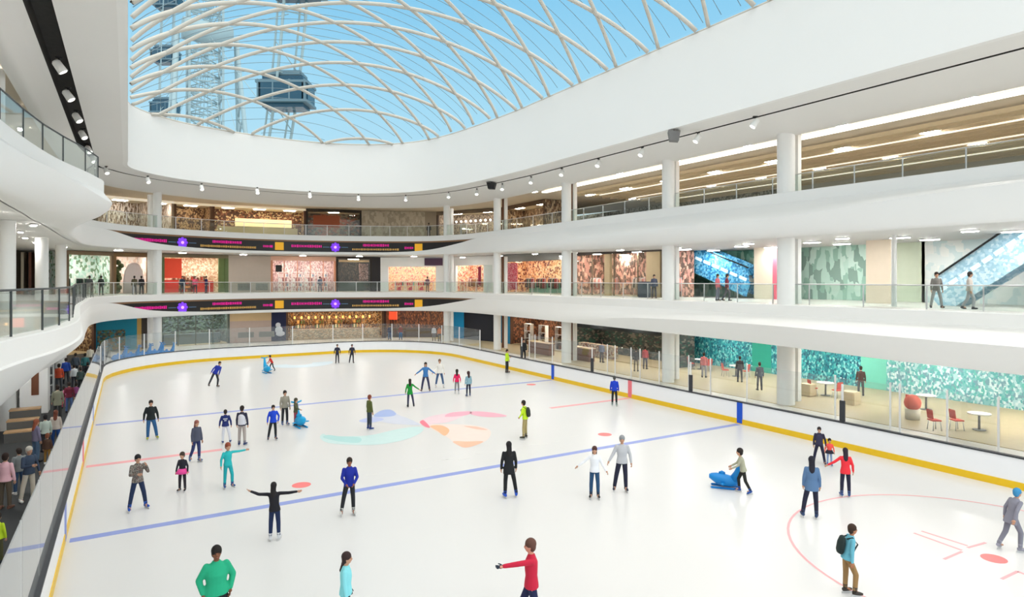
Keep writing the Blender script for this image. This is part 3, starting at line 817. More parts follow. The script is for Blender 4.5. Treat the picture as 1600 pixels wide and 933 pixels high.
rack_things(u, [2, 4.2, 7.6, 9.6, 11.6], 1.2, [(226, 150, 140), (240, 220, 206), (60, 48, 46), (170, 80, 80)], 'racks in the brown clothing shop', 'clothes rack with pink and dark garments in the brown clothing shop')
b = MB(); b.box((u.w*.89, -.7, .6), (1.0, .5, 1.2), bev=.05); b.build('kiosk', cm(70, 76, 86), u.o)
# escalator hall, middle level
HALL = [[40.5, 52], [40.5, 5]]
solid(2, 1056, 1180, mosaic('hall_teal', [(96, 150, 130), (120, 170, 150), (80, 130, 110), (150, 180, 160)], (.5, .5, .25)), 'green teal wall behind the blue escalator', HALL, 'wall_right')
solid(2, 1178, 1207, cm(212, 204, 186), 'beige pier beside the blue escalator', [[38, 52], [38, 5]], 'wall_right')
solid(2, 1207, 1222, cm(214, 92, 112), 'narrow pink wall strip beside the nearest column', [[38, 52], [38, 5]], 'wall_right')
solid(2, 1236, 1356, mosaic('hall_mint', [(150, 190, 176), (186, 218, 206), (130, 160, 150), (200, 226, 216)], (.5, .5, .2)), 'mint glass wall right of the nearest column', HALL, 'wall_right')
solid(2, 1353, 1392, cm(222, 208, 190), 'beige pier behind the thin white post', [[36.5, 52], [36.5, 5]], 'wall_right')
solid(2, 1392, 1445, cm(206, 216, 196), 'pale green wall beside the second escalator', HALL, 'wall_right')
solid(2, 1440, 1700, mosaic('hall_white', [(226, 234, 234), (210, 226, 228), (234, 238, 236)], (.4, .4, .3)), 'pale wall behind the second escalator', HALL, 'wall_right')
def escalator(pxa, za, pxb, zb, X, label, side_m):
    va, vb = az_dir(pxa), az_dir(pxb); ya, yb = va.y*X/va.x, vb.y*X/vb.x
    r = empty('escalator', (X, ya, 5.4)); tag(r, label, 'escalator')
    iv = Matrix.Translation((-X, -ya, -5.4)); par = lambda o: (setattr(o, 'parent', r), setattr(o, 'matrix_parent_inverse', iv))
    for dx, nm in ((-.55, 'side_panel'), (.55, 'side_panel')):
        par(MB().quad([(X+dx, ya, za), (X+dx, yb, zb), (X+dx, yb, zb+1.1), (X+dx, ya, za+1.1)]).prism([(X+dx-.03, ya), (X+dx+.03, ya), (X+dx+.03, ya+.01), (X+dx-.03, ya+.01)], za, za+.01).build(nm, side_m))
    m = MB(); n = 14
    for i in range(n):
        t0, t1 = i/n, (i+1)/n; y0, y1 = ya+(yb-ya)*t0, ya+(yb-ya)*t1; z = za+(zb-za)*(t0+t1)/2
        m.box((X, (y0+y1)/2, z), (1.0, abs(y1-y0), abs(zb-za)/n+.1))
    par(m.build('steps', METAL))
    L = math.hypot(yb-ya, zb-za); an = math.atan2(zb-za, yb-ya)
    for dx in (-.62, .62):
        b = MB(); b.box((X+dx, (ya+yb)/2, (za+zb)/2-.55), (.1, L, 1.1), M=Matrix.Rotation(an, 4, 'X')); par(b.build('truss_cladding', side_m))
        par(MB().tube([(X+dx, ya, za+1.0), (X+dx, yb, zb+1.0)], .05, 8).build('handrail', BLACK))
        lt = MB()
        for i in range(9):
            t = (i+.5)/9; lt.box((X+dx-.06 if dx < 0 else X+dx+.06, ya+(yb-ya)*t, za+(zb-za)*t+.1), (.03, L/9*.75, .22), M=Matrix.Rotation(an, 4, 'X'))
        par(lt.build('light_strip', cm(214, 240, 252, emit=.5)))
BLP = mosaic('escalator_blue', [(40, 140, 196), (90, 176, 218), (30, 110, 160), (120, 196, 226)], (1.2, 1.2, 1.2))
escalator(1058, 9.3, 1178, 6.6, 38.6, 'blue lit escalator sloping down between two round columns', BLP)
escalator(1475, 6.0, 1640, 9.3, 37.0, 'pale blue escalator rising at the near end of the middle level', mosaic('escalator_pale', [(170, 205, 222), (200, 222, 232), (150, 190, 210)], (1.2, 1.2, 1.2)))

# ---- ground level
u = Unit(1, 98, 150, 'open_cafe', 'dark brown cafe front on the ground floor behind the walkway')
u.shell(cm(70, 48, 38), mosaic('cafe_goods', [(110, 84, 60), (70, 50, 40), (150, 130, 96), (60, 40, 34), (170, 150, 120)], (1.4, 1.4, 1)), glass=False, header=.5, lamp=LAMPW)
u = solid(1, 150, 214, cm(28, 128, 156), 'teal painted wall on the ground floor behind the skating aids')
b = MB(); b.prism([(0, 0), (1, 0), (1, .1), (0, .1)], 0, 0.01); b.bm.free()
u.part('dark_mural', mosaic('mural_dark', [(40, 60, 60), (70, 96, 70), (110, 90, 60), (30, 110, 130)], (1, 1, 1.3)), [(.1, u.w*.7, -.06, 0, 0, 2.0)])
solid(1, 214, 221, cm(196, 160, 90), 'gold wall strip beside the dark doorway on the ground floor')
solid(1, 221, 236, cm(52, 44, 40), 'dark doorway wall beside the far corner columns')
u = Unit(1, 250, 359, 'glass_shopfront', 'dark green glazed shopfront on the ground floor by the far corner columns')
u.shell(cm(86, 92, 84), mosaic('green_goods', [(52, 66, 60), (70, 88, 80), (40, 48, 46), (100, 120, 110), (90, 104, 110)], (.7, .7, 1.0)), header=.2, mull=3, lamp=LAMP)
u.part('long_counter', cm(96, 112, 118), [(.6, u.w-.6, 1.2, 1.7, 0, 1.1)])
u = solid(1, 359, 424, cm(176, 158, 148), 'taupe ground floor wall with two vent grilles'); vents(u, [.8, 2.9], 1.6, (.5, 1.1))
u.part('tan_band', cm(200, 174, 134), [(0, u.w, -.04, 0, 2.3, 3.3)])
u = solid(1, 424, 447, cm(26, 34, 66), 'navy poster wall with a white snowy figure on the ground floor')
b = MB(); b.ball((u.w*.5, -.06, 1.2), (.42, .04, .42), sub=2).ball((u.w*.45, -.06, 1.75), (.28, .04, .28), sub=2).ball((u.w*.6, -.06, .8), (.5, .04, .3), sub=2); b.build('white_shape', cm(216, 220, 230), u.o)
u = Unit(1, 447, 600, 'food_counter', 'warm lit food counter with hanging amber lamps on the ground floor')
u.shell(cm(84, 60, 42), mosaic('amber_goods', [(120, 78, 44), (170, 116, 60), (90, 60, 40), (196, 160, 110), (70, 50, 38), (150, 130, 100)], (1.6, 1.6, 1.1)), glass=False, header=.3, lamp=LAMPW)
u.part('serving_counter', mosaic('tan_counter', [(200, 180, 150), (176, 150, 120), (150, 140, 120)], (1, 1, 1.5)), [(.4, u.w-.4, .5, 1.1, 0, 1.15)])
u.part('pendant_lamps', mat('amber_glow', srgb(255, 190, 90), emit=3.0), [(x, x+.16, .6, .76, 2.35, 2.6) for x in [.8+k*.75 for k in range(int((u.w-1)/.75))]])
shelf_things(u, [1.5, 3.6, 5.7, 7.8], 2.6, BROWN, [(210, 160, 90), (120, 70, 40), (230, 210, 170), (90, 110, 60)], h=2.2, group='food counter back shelves', label='brown back shelf with bottles and jars behind the food counter')
u = Unit(1, 600, 703, 'food_counter', 'dark brown food stall with a red lamp on the ground floor')
u.shell(cm(60, 38, 30), mosaic('stall_goods', [(70, 42, 32), (110, 66, 44), (44, 30, 26), (150, 96, 60), (90, 60, 50)], (2.0, 2.0, .7)), glass=False, header=.3, lamp=LAMPW)
u.part('red_lamp', mat('red_glow', srgb(240, 70, 40), emit=1.2), [(.5, 1.4, .4, .7, 2.1, 3.0)])
u.part('stall_counter', cm(84, 70, 62), [(.3, u.w-1.5, .6, 1.1, 0, 1.1)])
u = solid(1, 703, 725, cm(14, 140, 196), 'bright blue wall panel at the far end of the ground floor')
u = solid(1, 725, 773, cm(30, 34, 44), 'dark navy wall beside the blue panel on the ground floor')
solid(1, 781, 797, cm(20, 120, 160), 'narrow blue panel behind the fourth round column')
u = Unit(1, 797, 880, 'food_counter', 'brown cafe with white framed shelves on the ground floor beside the boards')
u.shell(cm(90, 60, 44), mosaic('brown_goods', [(120, 72, 50), (80, 52, 40), (60, 44, 36), (150, 100, 70)], (1.2, 1.2, 1.0)), glass=False, header=.5, lamp=LAMPW)
shelf_things(u, [2.2, 4.8, 7.6], .9, WHITE, [(70, 54, 46), (140, 90, 60), (190, 160, 120)], h=2.2, n=3, fill=.5, group='white framed cafe shelves', label='white framed open shelf in the brown cafe')
u = Unit(1, 893, 1037, 'open_cafe', 'dark green ceilinged cafe between the second and third round columns')
u.shell(cm(40, 46, 44), mosaic('dkgreen_goods', [(26, 40, 38), (20, 60, 52), (44, 46, 46), (90, 84, 76), (24, 28, 30)], (.6, .6, 1.2)), glass=False, header=.9, head_m=cm(30, 36, 38), lamp=LAMPW)
u.part('cafe_counter', mosaic('cafe_counter', [(190, 176, 150), (120, 70, 50), (150, 140, 128)], (1, 1, 1)), [(.5, u.w*.45, .4, 1.0, 0, 1.1)])
TEALM = mosaic('teal_mural', [(28, 118, 134), (42, 150, 160), (22, 82, 104), (76, 174, 174), (50, 140, 150), (130, 200, 200), (30, 106, 122)], (1.5, 1.5, 1.1), detail=.22)
TEALL_ = mosaic('teal_mural_pale', [(120, 180, 184), (84, 160, 164), (170, 206, 208), (110, 150, 164), (206, 224, 224), (96, 176, 170)], (1.5, 1.5, 1.1), detail=.22)
Z[1] = (0.0, 3.9)
for a, b_, m_, lb in ((1050, 1175, TEALM, 'deep teal leafy mural between two round columns'), (1175, 1205, cm(44, 152, 134), 'plain green wall panel left of the nearest column'), (1205, 1345, TEALM, 'deep teal leafy mural behind the nearest column'),
                      (1345, 1385, cm(110, 190, 172), 'plain mint wall panel right of the nearest column'), (1385, 1720, TEALL_, 'pale teal leafy mural at the near end of the food hall')):
    solid(1, a, b_, m_, lb, MW, 'wall_right')
Z[1] = (0.0, 3.4)

# ---- top level
u = Unit(3, 150, 236, 'open_shop', 'white and brown striped shop on the top balcony by the far corner')
STR = mosaic('stripe_goods', [(206, 196, 184), (120, 96, 76), (168, 150, 130), (224, 216, 206), (96, 80, 66)], (2.6, 2.6, .5))
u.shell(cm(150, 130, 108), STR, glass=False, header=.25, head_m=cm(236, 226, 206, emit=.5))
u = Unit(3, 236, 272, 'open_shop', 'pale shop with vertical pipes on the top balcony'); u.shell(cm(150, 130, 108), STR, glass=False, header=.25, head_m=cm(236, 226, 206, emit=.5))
u = Unit(3, 272, 332, 'open_shop', 'brown stall with wooden boxes on the top balcony')
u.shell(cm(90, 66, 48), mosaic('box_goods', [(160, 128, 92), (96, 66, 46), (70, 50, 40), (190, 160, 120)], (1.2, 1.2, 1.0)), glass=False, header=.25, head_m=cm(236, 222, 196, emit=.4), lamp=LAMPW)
u = Unit(3, 332, 478, 'open_shop', 'long cream counter bar with dark brown back on the top balcony')
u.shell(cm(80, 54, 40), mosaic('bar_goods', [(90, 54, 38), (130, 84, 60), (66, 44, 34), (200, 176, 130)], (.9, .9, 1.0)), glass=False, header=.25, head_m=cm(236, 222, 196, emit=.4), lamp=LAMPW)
u.part('bar_counter', cm(214, 200, 160), [(.5, u.w-.8, .8, 1.4, 0, 1.3)]); u.part('lit_shelf', cm(236, 216, 170, emit=.5), [(u.w*.25, u.w-1.2, 2.6, 3.0, 1.5, 2.4)])
u = Unit(3, 478, 565, 'open_shop', 'black framed shop with rust red panel on the top balcony')
u.shell(cm(48, 42, 38), mosaic('rust_goods', [(130, 70, 46), (120, 108, 92), (70, 60, 52)], (.5, .5, .8)), glass=True, header=.3, head_m=cm(60, 52, 44), lamp=LAMPW)
u.part('rust_panel', cm(150, 80, 54), [(.8, u.w*.6, .05, .2, 1.5, 2.9)])
solid(3, 565, 664, mosaic('stone_beige', [(176, 164, 146), (186, 176, 158), (160, 150, 132)], (.6, .6, .4)), 'beige stone wall at the far end of the top balcony')
solid(3, 664, 682, cm(150, 138, 122), 'darker beige wall strip at the far end of the top balcony')
u = Unit(3, 682, 776, 'open_shop', 'brown shop with a row of small white lamps on the top balcony')
u.shell(cm(74, 62, 54), mosaic('lampshop_goods', [(120, 104, 90), (150, 136, 120), (80, 66, 58), (176, 160, 140)], (1.5, 1.5, .9)), glass=False, header=.4, head_m=cm(110, 96, 82))
b = MB(); [b.ball((x, .4, 2.3), .16, sub=1) for x in [2+k*.7 for k in range(9)]]; b.build('globe_lamps', mat('globe_glow', (1, .97, .92), emit=1.6), u.o)
W3R = [[38.5, 76], [38.5, 5]]; 
u = Unit(3, 782, 850, 'open_shop', 'wood panelled shop on the straight side of the top balcony', poly=[[36.5, 76], [36.5, 5]])
u.shell(cm(96, 74, 56), mosaic('wood_goods', [(150, 124, 96), (110, 84, 64), (176, 156, 128), (70, 54, 44)], (1.2, 1.2, .5)), glass=False, header=.4, lamp=LAMPW)
HALL3 = [[50, 90], [50, 5]]
solid(3, 846, 1250, mosaic('hall3_goods', [(150, 146, 128), (176, 168, 148), (130, 128, 112), (190, 184, 166), (120, 112, 96)], (1.0, 1.0, .7)), 'long cluttered grey beige back wall of the top food hall', HALL3, 'wall_right')
solid(3, 1240, 1700, cm(210, 204, 192), 'pale back wall of the top food hall near end', HALL3, 'wall_right')
# hall light cove and ceiling slats, top level
lc = MB().box((33.0, 27, 14.85), (.5, 44, .12)).build('ceiling_cove_light', mat('cove_glow', (1, .96, .88), emit=2.2)); tag(lc, 'long glowing light cove along the top balcony ceiling', 'light strip')
hl = empty('ceiling_baffles', (41, 27, 14.8)); tag(hl, 'rows of pale wooden ceiling battens over the top food hall', 'ceiling battens', kind='structure')
bt = MB()
for k in range(14): bt.box((-5+k*1.0, 0, .05), (.16, 44, .22))
bt.build('batten', cm(222, 204, 172), hl)
for k in range(3):
    l = MB().box((-3+k*4, 0, -.1), (.16, 40, .06)).build('light_line', mat('line_glow', (1, .93, .8), emit=.8), hl)
struct(MB().box((47.7, 27, 11.27), (9, 64, .26)).build('floor_hall', TAN), 'tan floor of the top food hall', 'floor')
struct(MB().box((47.7, 27, 15.2), (10, 64, .26)).build('ceiling_hall', TANC), 'taupe ceiling deep inside the top food hall', 'ceiling')
# closing walls so that no sky shows between units
for z0, z1, nm in ((0, 5.15, 'ground floor'), (5.16, 9.4, 'middle level'), (11.15, 15.3, 'top level')):
    rows = [[(p[0], p[1], z0), (p[0], p[1], z1)] for p in catmull([[-10.3, 66], [-9.5, 72], [-4, 77], [3, 80], [9, 81], [17, 80.5], [25, 79], [34, 77], [45, 74], [53, 66], [53.2, 40], [53.2, 4]], 6)]
    struct(MB().sheet(rows, smooth=False).build('wall_back', cm(150, 142, 130)), 'plain back wall behind the %s shops' % nm, 'wall')

# ------------------------------------------------------------------ spotlights, speakers
def aim(v):  # rotation taking +Z to v
    return Vector((0, 0, 1)).rotation_difference(Vector(v).normalized()).to_matrix().to_4x4()
spot0 = None
SPW = mat('spot_white', (.9, .9, .88), .35); SPG = mat('spot_lens', (1, .97, .9), emit=3.0)
def make_spot():
    r = empty('soffit_spotlight'); b = MB()
    b.tube([(0, 0, 0), (0, 0, -.25)], .03).box((0, 0, -.01), (.22, .12, .05)); b.build('bracket', BLACK, r)
    b = MB(); d = Vector((.55, 0, -.83)); p = Vector((0, 0, -.32)); b.tube([p-d*.22, p-d*.16, p+d*.22, p+d*.25], [.10, .15, .17, .17], 16); h = b.build('lamp_head', SPW, r)
    b = MB(); b.tube([p+d*.245, p+d*.262], .13, 16); b.build('lens', SPG, h)
    return r
spx = [('by', (745, 293)), ('', (785, 285)), ('', (830, 274)), ('', (878, 261)), ('', (935, 246)), ('', (1003, 228)), ('', (1090, 205)), ('', (1180, 180))]
farx = [(231, 275), (315, 287), (402, 293), (484, 299), (560, 304), (634, 305), (701, 300)]
leftx = [(92, 90), (106, 137), (120, 173), (129, 201), (138, 225), (145, 241), (166, 260)]
def place_spot(px, py, z, toward, label, grp):
    global spot0
    p = ground(px, py, z)
    if spot0 is None: spot0 = make_spot(); o = spot0
    else: o = copy_tree(spot0)
    o.location = p; v = Vector(toward)-p; o.rotation_euler = (0, 0, math.atan2(v.y, v.x)); tag(o, label, 'spotlight', grp)
for n_, (a, b) in spx: place_spot(a, b+2, ZB-.2, (12, 30, 0), 'small white spotlight under the soffit beam along the straight side', 'spotlights along the straight side')
for a, b in farx: place_spot(a, b, ZB-.2, (12, 30, 0), 'small white spotlight under the curved soffit at the far end', 'spotlights along the far end')
for a, b in leftx:
    place_spot(a, b, ZB-.1, (12, 30, 0), 'white spotlight in the dark lighting channel above the walkway side', 'spotlights in the dark channel')
for (a, b), m_, lb in (((1053, 214), GREY, 'grey loudspeaker hanging under the soffit near the first round column'), ((768, 291), BLACK, 'black loudspeaker hanging under the soffit above the fourth round column')):
    p = ground(a, b, 14.75); r = empty('loudspeaker', p, .3); tag(r, lb, 'loudspeaker')
    MB().loft([(Vector((0, 0, .28)), Vector((.65, 0, 0)), Vector((0, .4, 0))), (Vector((0, 0, -.25)), Vector((.45, 0, 0)), Vector((0, .3, 0)))], n=4, smooth=False).build('cabinet', m_, r)
    MB().box((0, 0, .35), (.06, .06, .3)).build('mount', BLACK, r)
# fill lamps added under the balcony ceilings to brighten the walkways
lampk = 0; first = None
LPM = mat('fill_panel_glow', (1, .97, .92), emit=150.0)
for lvl, C, z in ((1, C2, 3.4), (2, C3, 9.15), (3, C3, 15.0)):
    for off in (2.6,):
        P = match(offset([(r[0], r[1]) for r in C], off), 30)
        for i, p in enumerate(P):
            if i < 2 or i > 28: continue
            if first is None:
                r = empty('added_ceiling_lamp'); MB().box((0, 0, -.03), (.7, .26, .05), bev=.01).build('lamp_body', SPW, r); MB().box((0, 0, -.065), (.6, .20, .02)).build('lamp_glass', LPM, r); first = r; o = r
            else: o = copy_tree(first)
            q = P[i+1]; o.location = (p[0], p[1], (z if lvl != 2 else (9.38 if p[0] < 28 and p[1] > 50 else (9.38 if p[0] < 10 else (8.98 if p[1] < 36 else 9.08 if p[1] < 46 else 9.2))))); o.rotation_euler = (0, 0, math.atan2(q[1]-p[1], q[0]-p[0]))
            w_ = {1: 'ground floor', 2: 'middle balcony', 3: 'top balcony'}[lvl]
            tag(o, 'slim rectangular fill lamp added to the ceiling over the %s walkway' % w_, 'added ceiling lamp', 'added ceiling lamps over the %s walkway' % w_)
k = 0; h0 = None
for x in (34.5, 37.5, 43):  # larger copies added as fill light for the dark side halls
    for y in (8, 13, 18, 23, 28, 33, 38, 43, 48):
        for z, w_ in ((14.75, 'top food hall'), (3.3, 'ground floor food hall'), (8.88, 'middle level hall')):
            if (z < 14) != (x < 40) and not (z > 14 and x == 37.5): continue
            o = copy_tree(first); o.location = (x, y, z+.1); o.scale = (1.45, 1.45, 1); o.rotation_euler = (0, 0, PI/2)
            tag(o, 'large rectangular fill lamp added to the ceiling of the %s' % w_, 'added ceiling lamp', 'added ceiling lamps of the %s' % w_)

# ------------------------------------------------------------------ bench enclosure and food hall furniture
enc = empty('bench_enclosure', (27, 30, 0)); tag(enc, 'row of clear glass panes on white posts behind the long side boards', 'glass screen')
def epar(o): o.parent = enc; o.matrix_parent_inverse = Matrix.Translation((-27, -30, 0)); return o
EX = 27.0; ys = []
for px in (827, 836, 863, 949, 961, 986, 1000, 1030, 1076, 1110, 1167, 1305, 1391, 1406, 1480, 1560):
    v = az_dir(px); y = v.y*EX/v.x; ys.append(y)
    epar(MB().box((EX, y, 1.25), (.065, .065, 2.5), bev=.01).build('screen_post', PST))
for a, b in zip(ys, ys[1:]):
    if abs(a-b) < 9: epar(MB().box((EX, (a+b)/2, 1.3), (.015, abs(a-b)-.12, 2.2)).build('screen_pane', GL_RINK))
for px, ln in ((1112, 2.4), (1375, 3.2)):
    v = az_dir(px); y = v.y*25.9/v.x
    o = MB().box((25.8, y, .45), (.5, ln, .07), bev=.01).box((25.8, y-ln*.4, .21), (.4, .08, .42)).box((25.8, y+ln*.4, .21), (.4, .08, .42)).build('players_bench', PST)
    tag(o, 'long low white bench behind the boards, the %s one' % ('farther' if ln < 3 else 'nearer'), 'bench')
tb0 = ch0 = None
def make_table():
    r = empty('cafe_table'); MB().tube([(0, 0, .72), (0, 0, .76)], .45, 24).build('table_top', cm(230, 228, 222), r)
    MB().tube([(0, 0, .03), (0, 0, .72)], .05, 10).build('pedestal', GREY, r); MB().tube([(0, 0, 0), (0, 0, .03)], .26, 20).build('base', GREY, r); return r
def make_chair(c):
    r = empty('cafe_chair'); MB().box((0, 0, .45), (.44, .42, .05), bev=.02).build('seat', c, r)
    MB().box((0, .2, .72), (.42, .04, .42), bev=.02, M=Matrix.Rotation(-.12, 4, 'X')).build('backrest', c, r)
    for sx in (-1, 1):
        for sy in (-1, 1): MB().tube([(sx*.17, sy*.15, .44), (sx*.2, sy*.19, 0)], .018, 6).build('leg', METAL, r)
    return r
tables = [((1530, 672), 'nearest white round table in the food hall', [(-70, 0), (-35, 0)]),
          ((1447, 640), 'white table beside the orange stool', [(-22, 5)]), ((1290, 618), 'white table just right of the nearest column', [(-20, 0), (18, 4)]),
          ((1150, 588), 'white table left of the nearest column', [(-16, 0), (15, 2)]), ((1095, 577), 'white table right of the second column', [(-12, 0), (12, 3)])]
REDC = cm(206, 70, 56); 
for (px, py), lb, chs in tables:
    p = ground(px, py)
    if tb0 is None: tb0 = make_table(); o = tb0
    else: o = copy_tree(tb0)
    o.location = p; tag(o, lb, 'table')
    for k, (dx, dy) in enumerate(chs):
        q = ground(px+dx, py+dy)
        if (q-p).length < .75: q = p+(q-p).normalized()*.75
        if ch0 is None: ch0 = make_chair(REDC); o = ch0
        else: o = copy_tree(ch0)
        o.location = q; v = p-q; o.rotation_euler = (0, 0, math.atan2(v.y, v.x)+PI/2)
        tag(o, 'red cafe chair, %s one at the %s' % ('left' if dx < 0 and not (dx == -35) else 'right', lb), 'chair', 'red chairs in the food hall')
p = ground(1426, 655); r = empty('lounge_stool', p); tag(r, 'round orange stool on a pale base in the food hall', 'stool')
MB().tube([(0, 0, 0), (0, 0, .5)], [.3, .34], 20).build('base', CREAM, r); MB().ball((0, 0, .8), (.38, .38, .4)).build('cushion', cm(220, 100, 80), r)
bd = [((1240, 585), 3.0), ((1170, 575), 2.5)]
for (px, py), w_ in (((1255, 606), 'beige cube planter right of the nearest column'), ((1345, 640), 'beige cube planter beside the dark gate post')), :
    pass
for (px, py), w_ in (((1262, 618), 'beige cube stool right of the nearest column'), ((1330, 632), 'beige cube stool beside the dark gate post')):
    p = ground(px, py); tag(MB().box((0, 0, .35), (.7, .7, .7), bev=.04).build('cube_stool', cm(214, 196, 160)), w_, 'stool').location = p
# counters in the green cafe
for (px, py), lb in (((905, 562), 'brown cafe counter just right of the third column'), ((845, 553), 'brown cafe counter left of the third column')):
    p = ground(px, py); r = empty('cafe_counter', p, PI/2); tag(r, lb, 'counter')
    MB().box((0, 0, .52), (3.4, .6, 1.04), bev=.02).build('counter_body', BROWN, r); MB().box((0, 0, 1.07), (3.6, .75, .06), bev=.01).build('counter_top', cm(206, 180, 150), r)

# ------------------------------------------------------------------ walkway side furniture
def wx(px, py, z=0.0): return ground(px, py, z)
r = empty('tiered_bench', (-3.85, 33.2, 0)); tag(r, 'dark tiered seating with pale wooden tops beside the walkway column', 'tiered bench')
for k in range(3):
    MB().box((0, .7*k+.35, .19+.17*k), (1.05, .7, .38+.34*k)).build('step', cm(92, 92, 90), r); MB().box((0, .7*k+.3, .41+.34*k), (1.1, .55, .06), bev=.01).build('wooden_seat', WOOD, r)
r = empty('walkway_pier', (-4.05, 40.3, 0)); tag(r, 'thick white pier with a dark brown upright panel on the walkway', 'pier', kind='structure')
MB().box((0, 0, 1.7), (1.15, 1.0, 3.4)).build('pier_body', WHITE, r); MB().box((.05, -.52, 1.9), (.3, .05, 1.9)).build('pier_panel', BROWN, r)
sh0 = None
for (x, y), lb in (((-6.1, 40.6), 'grey shelving unit with stacked boxes behind the tiered bench'), ((-5.0, 45.4), 'grey shelving unit with stacked boxes beyond the white pier')):
    if sh0 is None:
        r = empty('shelving_unit'); b = MB()
        for k in range(5): b.box((0, 0, .1+k*.55), (.6, 2.6, .05))
        for sy in (-1.3, 0, 1.3): b.box((0, sy, 1.2), (.6, .05, 2.4))
        b.build('shelf_frame', cm(170, 172, 172), r)
        for k in range(4):
            for j in range(4):
                if random.random() < .8: MB().box((0, -1.0+j*.65, .13+k*.55+.17), (.4, .42, .32), bev=.01).build('box', cm(*random.choice([(120, 124, 128), (200, 202, 204), (60, 64, 70), (150, 150, 146)])), r)
        sh0 = r; o = r
    else: o = copy_tree(sh0)
    o.location = (x, y, 0); o.rotation_euler = (0, 0, PI/2); tag(o, lb, 'shelving')

# ------------------------------------------------------------------ blue skating aids
def make_aid(c, name='skating_aid'):
    r = empty(name); m = c
    b = MB(); rings = []
    for t, w_, h_, zc in ((-.50, .05, .06, .34), (-.42, .12, .11, .33), (-.28, .18, .17, .29), (-.05, .22, .2, .25), (.15, .21, .18, .23), (.32, .15, .13, .2), (.42, .06, .06, .18)):
        rings.append((Vector((0, -t, zc)), Vector((w_, 0, 0)), Vector((0, 0, h_))))
    b.loft(rings, n=14); b.build('body', m, r)
    for sx in (-1, 1): MB().box((sx*.17, 0, .03), (.07, .9, .06), bev=.02).build('runner', m, r)
    MB().tube([(0, -.25, .25), (0, -.38, .5), (0, -.44, .72), (0, -.47, .9)], [.16, .12, .08, .06], 10).build('tail', m, r)
    b = MB(); b.tube([(-.24, -.52, .95), (-.1, -.47, .92), (.1, -.47, .92), (.24, -.52, .95)], .035, 8); b.build('handle', m, r)
    for sx in (-1, 1): MB().ball((sx*.28, .08, .2), (.14, .08, .03), sub=1).build('fin', m, r)
    MB().ball((0, .1, .46), (.02, .12, .09), sub=1).build('fin', m, r)
    return r
AID = mat('aid_blue', srgb(14, 130, 205), .35); AID2 = mat('aid_cyan', srgb(20, 160, 215), .35)
aid_a = make_aid(AID); p = ground(1133, 762); 
cdir = Vector((p.x, p.y)).normalized(); rgt = Vector((cdir.y, -cdir.x))
aid_a.location = p; aid_a.rotation_euler = (0, 0, math.atan2(-rgt.y, -rgt.x)-PI/2)
tag(aid_a, 'blue whale shaped skating aid pushed by the child in the tan jacket', 'skating aid')
for (px, py), lb, sc in (((417, 583), 'cyan skating aid held by the child in red near the far boards', 1.0), ((469, 667), 'cyan skating aid held by the small child in the olive hood', 1.0)):
    a = make_aid(AID2); p = ground(px, py); a.location = p; cd = Vector((p.x, p.y)).normalized()
    a.rotation_euler = (0, 0, math.atan2(cd.y, cd.x)+PI/2+.35); a.scale = (sc, sc, sc*1.15); tag(a, lb, 'skating aid')
aid_g = None
for k in range(9):
    x, y = -.6+(k % 5)*.9, 60.4+(k//5)*1.5+(k % 5)*.75
    if aid_g is None: aid_g = make_aid(AID); o = aid_g
    else: o = copy_tree(aid_g)
    o.location = (x, y, 0); o.rotation_euler = (0, 0, PI*.6+.15*(k % 3)); o.scale = (1.15, 1.15, 1.25); tag(o, 'blue skating aid parked outside the far corner of the boards', 'skating aid', 'skating aids parked outside the boards')

# ------------------------------------------------------------------ observation wheel outside
CABG = mat('cabin_glass', srgb(24, 70, 92), .2); CABF = mat('cabin_frame', srgb(90, 120, 134), .5); WST = mat('wheel_steel', srgb(150, 176, 184), .6)
def rd(px, d): t = (px-800)/F; return Vector(((CT*t+ST)*d, (CT-ST*t)*d))
near, far_ = rd(468, 90), rd(258, 195); hub2 = (near+far_)/2; R = (near-far_).length/2; HZ = 62.0; u2 = (near-far_).normalized(); n2 = Vector((u2.y, -u2.x))
wh = empty('observation_wheel', (hub2.x, hub2.y, HZ)); tag(wh, 'tall pale observation wheel with dark cabins seen through the glass roof', 'observation wheel')
def wp(a, rad, off=0): return Vector((u2.x*math.cos(a)*rad+n2.x*off, u2.y*math.cos(a)*rad+n2.y*off, math.sin(a)*rad))
for off in (-1.6, 1.6):
    for rad, th in ((R, .22), (R-3, .16)):
        MB().tube([wp(2*PI*i/96, rad, off) for i in range(96)], th, 6, closed=True).build('rim', WST, wh)
sp_ = MB()
for i in range(48):
    a = 2*PI*i/48; sp_.tube([wp(a, R, -1.6), wp(a, R, 1.6)], .1, 5).tube([wp(a, R, -1.6), wp(a+PI/48, R-3, 1.6)], .08, 5)
sp_.build('rim_bracing', WST, wh)
sp_ = MB()
for i in range(24): a = 2*PI*i/24; sp_.tube([wp(a, 3), wp(a, R-3)], .07, 5)
sp_.build('spokes', WST, wh)
MB().tube([wp(0, 0, -5), wp(0, 0, 5)], 2.4, 20).build('hub', WST, wh)
for off in (-6, 6):
    tw = MB()
    for sx in (-1, 1):
        A = Vector((u2.x*sx*9+n2.x*off*1.6, u2.y*sx*9+n2.y*off*1.6, -HZ)); B = wp(0, 0, off)
        tw.tube([A, B], .5, 8)
        for k in range(14):
            t0, t1 = k/14, (k+1)/14
            P0 = Vector((u2.x*-sx*9+n2.x*off*1.6, u2.y*-sx*9+n2.y*off*1.6, -HZ)).lerp(B, t1)
            tw.tube([A.lerp(B, t0), P0], .22, 5)
    tw.build('pylon', WST, wh)
